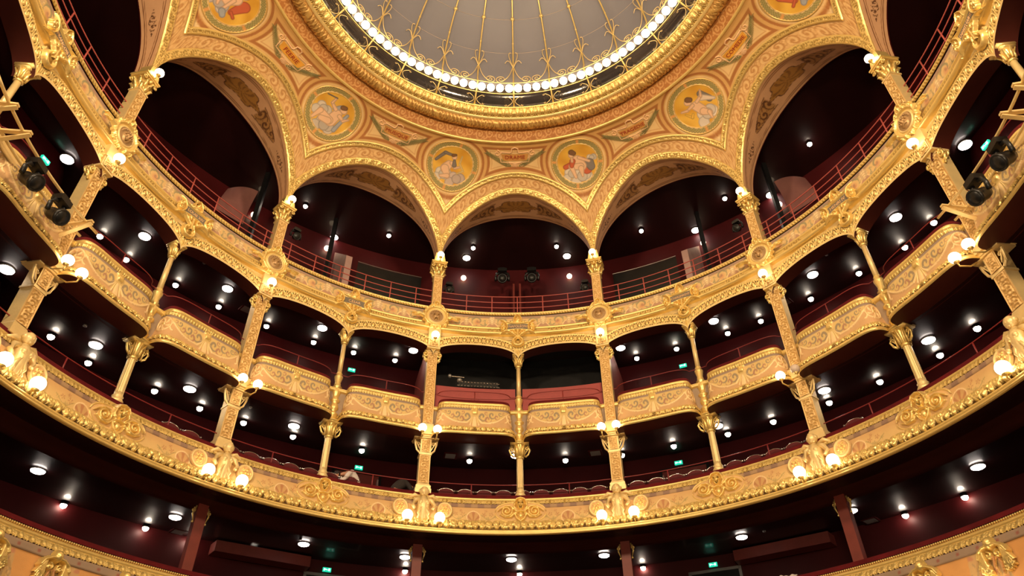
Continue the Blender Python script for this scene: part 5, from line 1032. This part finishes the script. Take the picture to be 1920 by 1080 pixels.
for sx, nm in ((-1, 'left'), (1, 'right')):
    root = empty('lighting_bracket', P(sx * 5.6 * DL, .905, .24)); O = np.array(root.location); A = np.linspace(5.02, 6.6, 16) * sx * DL
    for r, z, nm2_ in ((.905, .246, 'front_tube'), (.945, .246, 'back_tube')): mb = MB(); mb.tube(P(A, r, z), .035, 6); mb.build(nm2_, M['pale'], root, O, True)
    for a in (5.16, 6.10, 6.35):
        mb = MB(); az = sx * a * DL; mb.bar(P(az, .89, .246), P(az, .985, .246), .10, .05); mb.bar(P(az, .89, .240), P(az, .985, .205), .10, .04); mb.build('support_arm', M['pale'], root, O)
    mb = MB(); g = P(np.linspace(5.3, 6.5, 14)[:, None] * sx * DL, .955, np.array([.235, .262])[None, :]); mb.add(g, [gridfaces(14, 2)]); mb.add(P(np.linspace(5.3, 6.5, 14)[:, None] * sx * DL, .958, np.array([.235, .262])[None, :]), [gridfaces(14, 2)[:, ::-1]]); mb.build('cover_board', M['pale'], root, O)
    tag(root, 'gold painted steel bracket frame carrying the moving spotlights, %s side' % nm, 'bracket')
# black spotlights at the back of the top gallery
for k, (a, lb) in enumerate(((-.17, 'left'), (.17, 'right'))):
    o = copy_tree(mh); o.location = P(a * DL, 1.25, 1.04); o.rotation_euler = (0, 0, -a * DL); o.scale = (1.15,) * 3; tag(o, 'black spotlight hanging at the back of the top gallery, %s of centre' % lb, 'spotlight', 'spotlights at the back')
for k, (a, z, lb) in enumerate(((-.83, .80, 'inner left'), (.83, .80, 'inner right'), (-2.72, .83, 'outer left'), (2.72, .83, 'outer right'))):
    o = copy_tree(mh); o.location = P(a * DL, 1.06, z); o.rotation_euler = (0, 0, -a * DL); o.scale = (.75,) * 3; tag(o, 'small black spotlight behind the top railing, %s' % lb, 'spotlight', 'spotlights behind the top railing')

# open doorways behind the great balcony
for sx, nm in ((-1, 'left'), (1, 'right')):
    a = sx * 1.47 * DL; root = empty('door_%d' % (1 if sx < 0 else 2), P(a, 1.322, .0)); root.rotation_euler = (0, 0, -a)
    mb = MB(); mb.box(-.95, -.85, -.08, .1, 0, 2.15).box(.85, .95, -.08, .1, 0, 2.15).box(-.95, .95, -.08, .1, 2.1, 2.2); mb.build('door_frame', M['black'], root)
    mb = MB(); mb.box(-.85, .85, -.03, -.01, 0, 2.1); mb.build('door_leaf', M['post'], root)
    mb = MB(); mb.box(sx * -.8 - .1, sx * -.8 + .1, -.2, -.1, .0, 1.9, None, .3); mb.build('door_edge', M['palewall'], root)
    tag(root, 'doorway behind the great balcony, %s' % nm, 'door', None, 'structure')

for sx, nm in ((-1, 'left'), (1, 'right')):
    mb = MB(); g = P(sx * DL * np.array([1.72, 2.45])[:, None, None], np.array([1.36, 1.41])[None, :, None], np.array([-.118, -.088])[None, None, :]).reshape(-1, 3)
    mb.add(g, [[(0, 1, 3, 2), (4, 6, 7, 5), (0, 4, 5, 1), (2, 3, 7, 6), (0, 2, 6, 4), (1, 5, 7, 3)]]); tag(mb.build('wall_duct', M['post']), 'dark red boxed duct at the back of the lowest balcony, %s' % nm, 'wall', None, 'structure')
    a = sx * 1.53 * DL; root = empty('door_%d' % (3 if sx < 0 else 4), P(a, 1.412, -.30)); root.rotation_euler = (0, 0, -a)
    mb = MB(); mb.box(-.95, -.85, -.06, .06, 0, 2.15).box(.85, .95, -.06, .06, 0, 2.15).box(-.95, .95, -.06, .06, 2.1, 2.2); mb.build('door_frame', M['grey'], root)
    mb = MB(); mb.box(-.85, .85, -.03, -.01, 0, 2.1); mb.build('door_leaf', M['black'], root); tag(root, 'black double door behind the lowest balcony, %s' % nm, 'door', None, 'structure')
# people leaning over the seats, and the white cloth
def skinned(name, pts, edges, rad, mat, parent, flat=None):
    me = bpy.data.meshes.new(name); me.from_pydata(pts, edges, []); o = bpy.data.objects.new(name, me); COL.objects.link(o); o.parent = parent
    mo = o.modifiers.new('skin', 'SKIN'); mo.use_smooth_shade = True
    for v, r in zip(me.skin_vertices[0].data, rad): v.radius = (r, r) if not isinstance(r, tuple) else r
    me.skin_vertices[0].data[0].use_root = True; sb = o.modifiers.new('sub', 'SUBSURF'); sb.levels = 2; sb.render_levels = 2; me.materials.append(mat); return o
def person(a, r, z, facing, cloth, lb):
    root = empty('person', P(a * DL, r, z)); root.rotation_euler = (0, 0, -a * DL + facing)
    pts = [(0, 0, .50), (.12, 0, .78), (.32, 0, .95), (.50, 0, .93), (.62, 0, .86), (.72, 0, .80), (.46, .2, .86), (.62, .26, .62), (.84, .2, .50), (.46, -.2, .86), (.62, -.26, .62), (.84, -.2, .50), (0, .12, .42), (.05, .13, .04), (0, -.12, .42), (.05, -.13, .04)]
    ed = [(0, 1), (1, 2), (2, 3), (3, 4), (4, 5), (3, 6), (6, 7), (7, 8), (3, 9), (9, 10), (10, 11), (0, 12), (12, 13), (0, 14), (14, 15)]
    skinned('body', pts, ed, [.16, .17, .19, .17, .06, .05, .07, .05, .035, .07, .05, .035, .10, .06, .10, .06], M['skin'], root)
    pts2 = [(0, 0, .52), (.12, 0, .79), (.32, 0, .96), (.50, 0, .93), (.46, .2, .86), (.62, .26, .62), (.78, .22, .53), (.46, -.2, .86), (.62, -.26, .62), (.78, -.22, .53)]
    skinned('jacket', pts2, [(0, 1), (1, 2), (2, 3), (3, 4), (4, 5), (5, 6), (3, 7), (7, 8), (8, 9)], [.19, .21, .22, .19, .09, .07, .055, .09, .07, .055], cloth, root)
    mb = MB(); mb.sphere((.80, 0, .78), .105, 16, sz=1.15); mb.sphere((.90, 0, .75), .02, 8); mb.sphere((.80, .1, .78), .025, 8); mb.sphere((.80, -.1, .78), .025, 8); mb.build('head', M['skin'], root, None, True)
    mb = MB(); mb.sphere((.79, 0, .815), .118, 16); mb.build('hair', M['hair'], root, None, True)
    for sx in (-1, 1):
        mb = MB(); c = np.array((.86, sx * .2, .48)); mb.sphere(c, .04, 8, sz=.6)
        for k in range(4): mb.tube([c + (.02, .018 * (k - 1.5), 0), c + (.06 + .008 * (k in (1, 2)), .02 * (k - 1.5), -.02), c + (.075 + .01 * (k in (1, 2)), .021 * (k - 1.5), -.05)], [.010, .009, .007], 6)
        mb.tube([c + (.0, -sx * .035, 0), c + (.03, -sx * .06, -.02)], [.012, .009], 6); mb.build('hand', M['skin'], root, None, True)
    tag(root, lb, 'person', 'people bending over the seats'); return root
person(-1.60, 1.07, -.0275, PI * .1 + PI, M['cloth'], 'person in a pale top bending over the front row, left of centre')
person(-1.25, 1.07, -.0275, 0., M['darkcloth'], 'person in a dark jacket bending forward over the front row, left of centre')
o = None
x = np.linspace(-.6, .6, 46); y = np.linspace(-.22, .22, 18); X, Y = np.meshgrid(x, y, indexing='ij'); Hc = .10 * np.exp(-(X + .15) ** 2 * 9) + .06 * np.exp(-(X - .35) ** 2 * 14) + .02 * np.sin(17 * X + 9 * Y) + .012 * np.sin(40 * X - 20 * Y) + .03 - .9 * np.maximum(0, -Y - .12)
a1 = 2.30; zt = -.2965 * S
top = np.stack([X, Y * (1 + .2 * np.sin(3 * X)), Hc], -1); bot = top - np.array([0, 0, .02]); V = np.concatenate([top.reshape(-1, 3), bot.reshape(-1, 3)]); nn = 46 * 18
Fg = gridfaces(46, 18); o = raw_mesh('draped_cloth', V, [np.concatenate([Fg, Fg[:, ::-1] + nn])], M['cloth']); o.location = P(a1 * DL, 1.01, -.2965); o.rotation_euler = (0, 0, -a1 * DL); tag(o, 'crumpled white cloth lying on the lowest balcony rail, lower right', 'cloth')
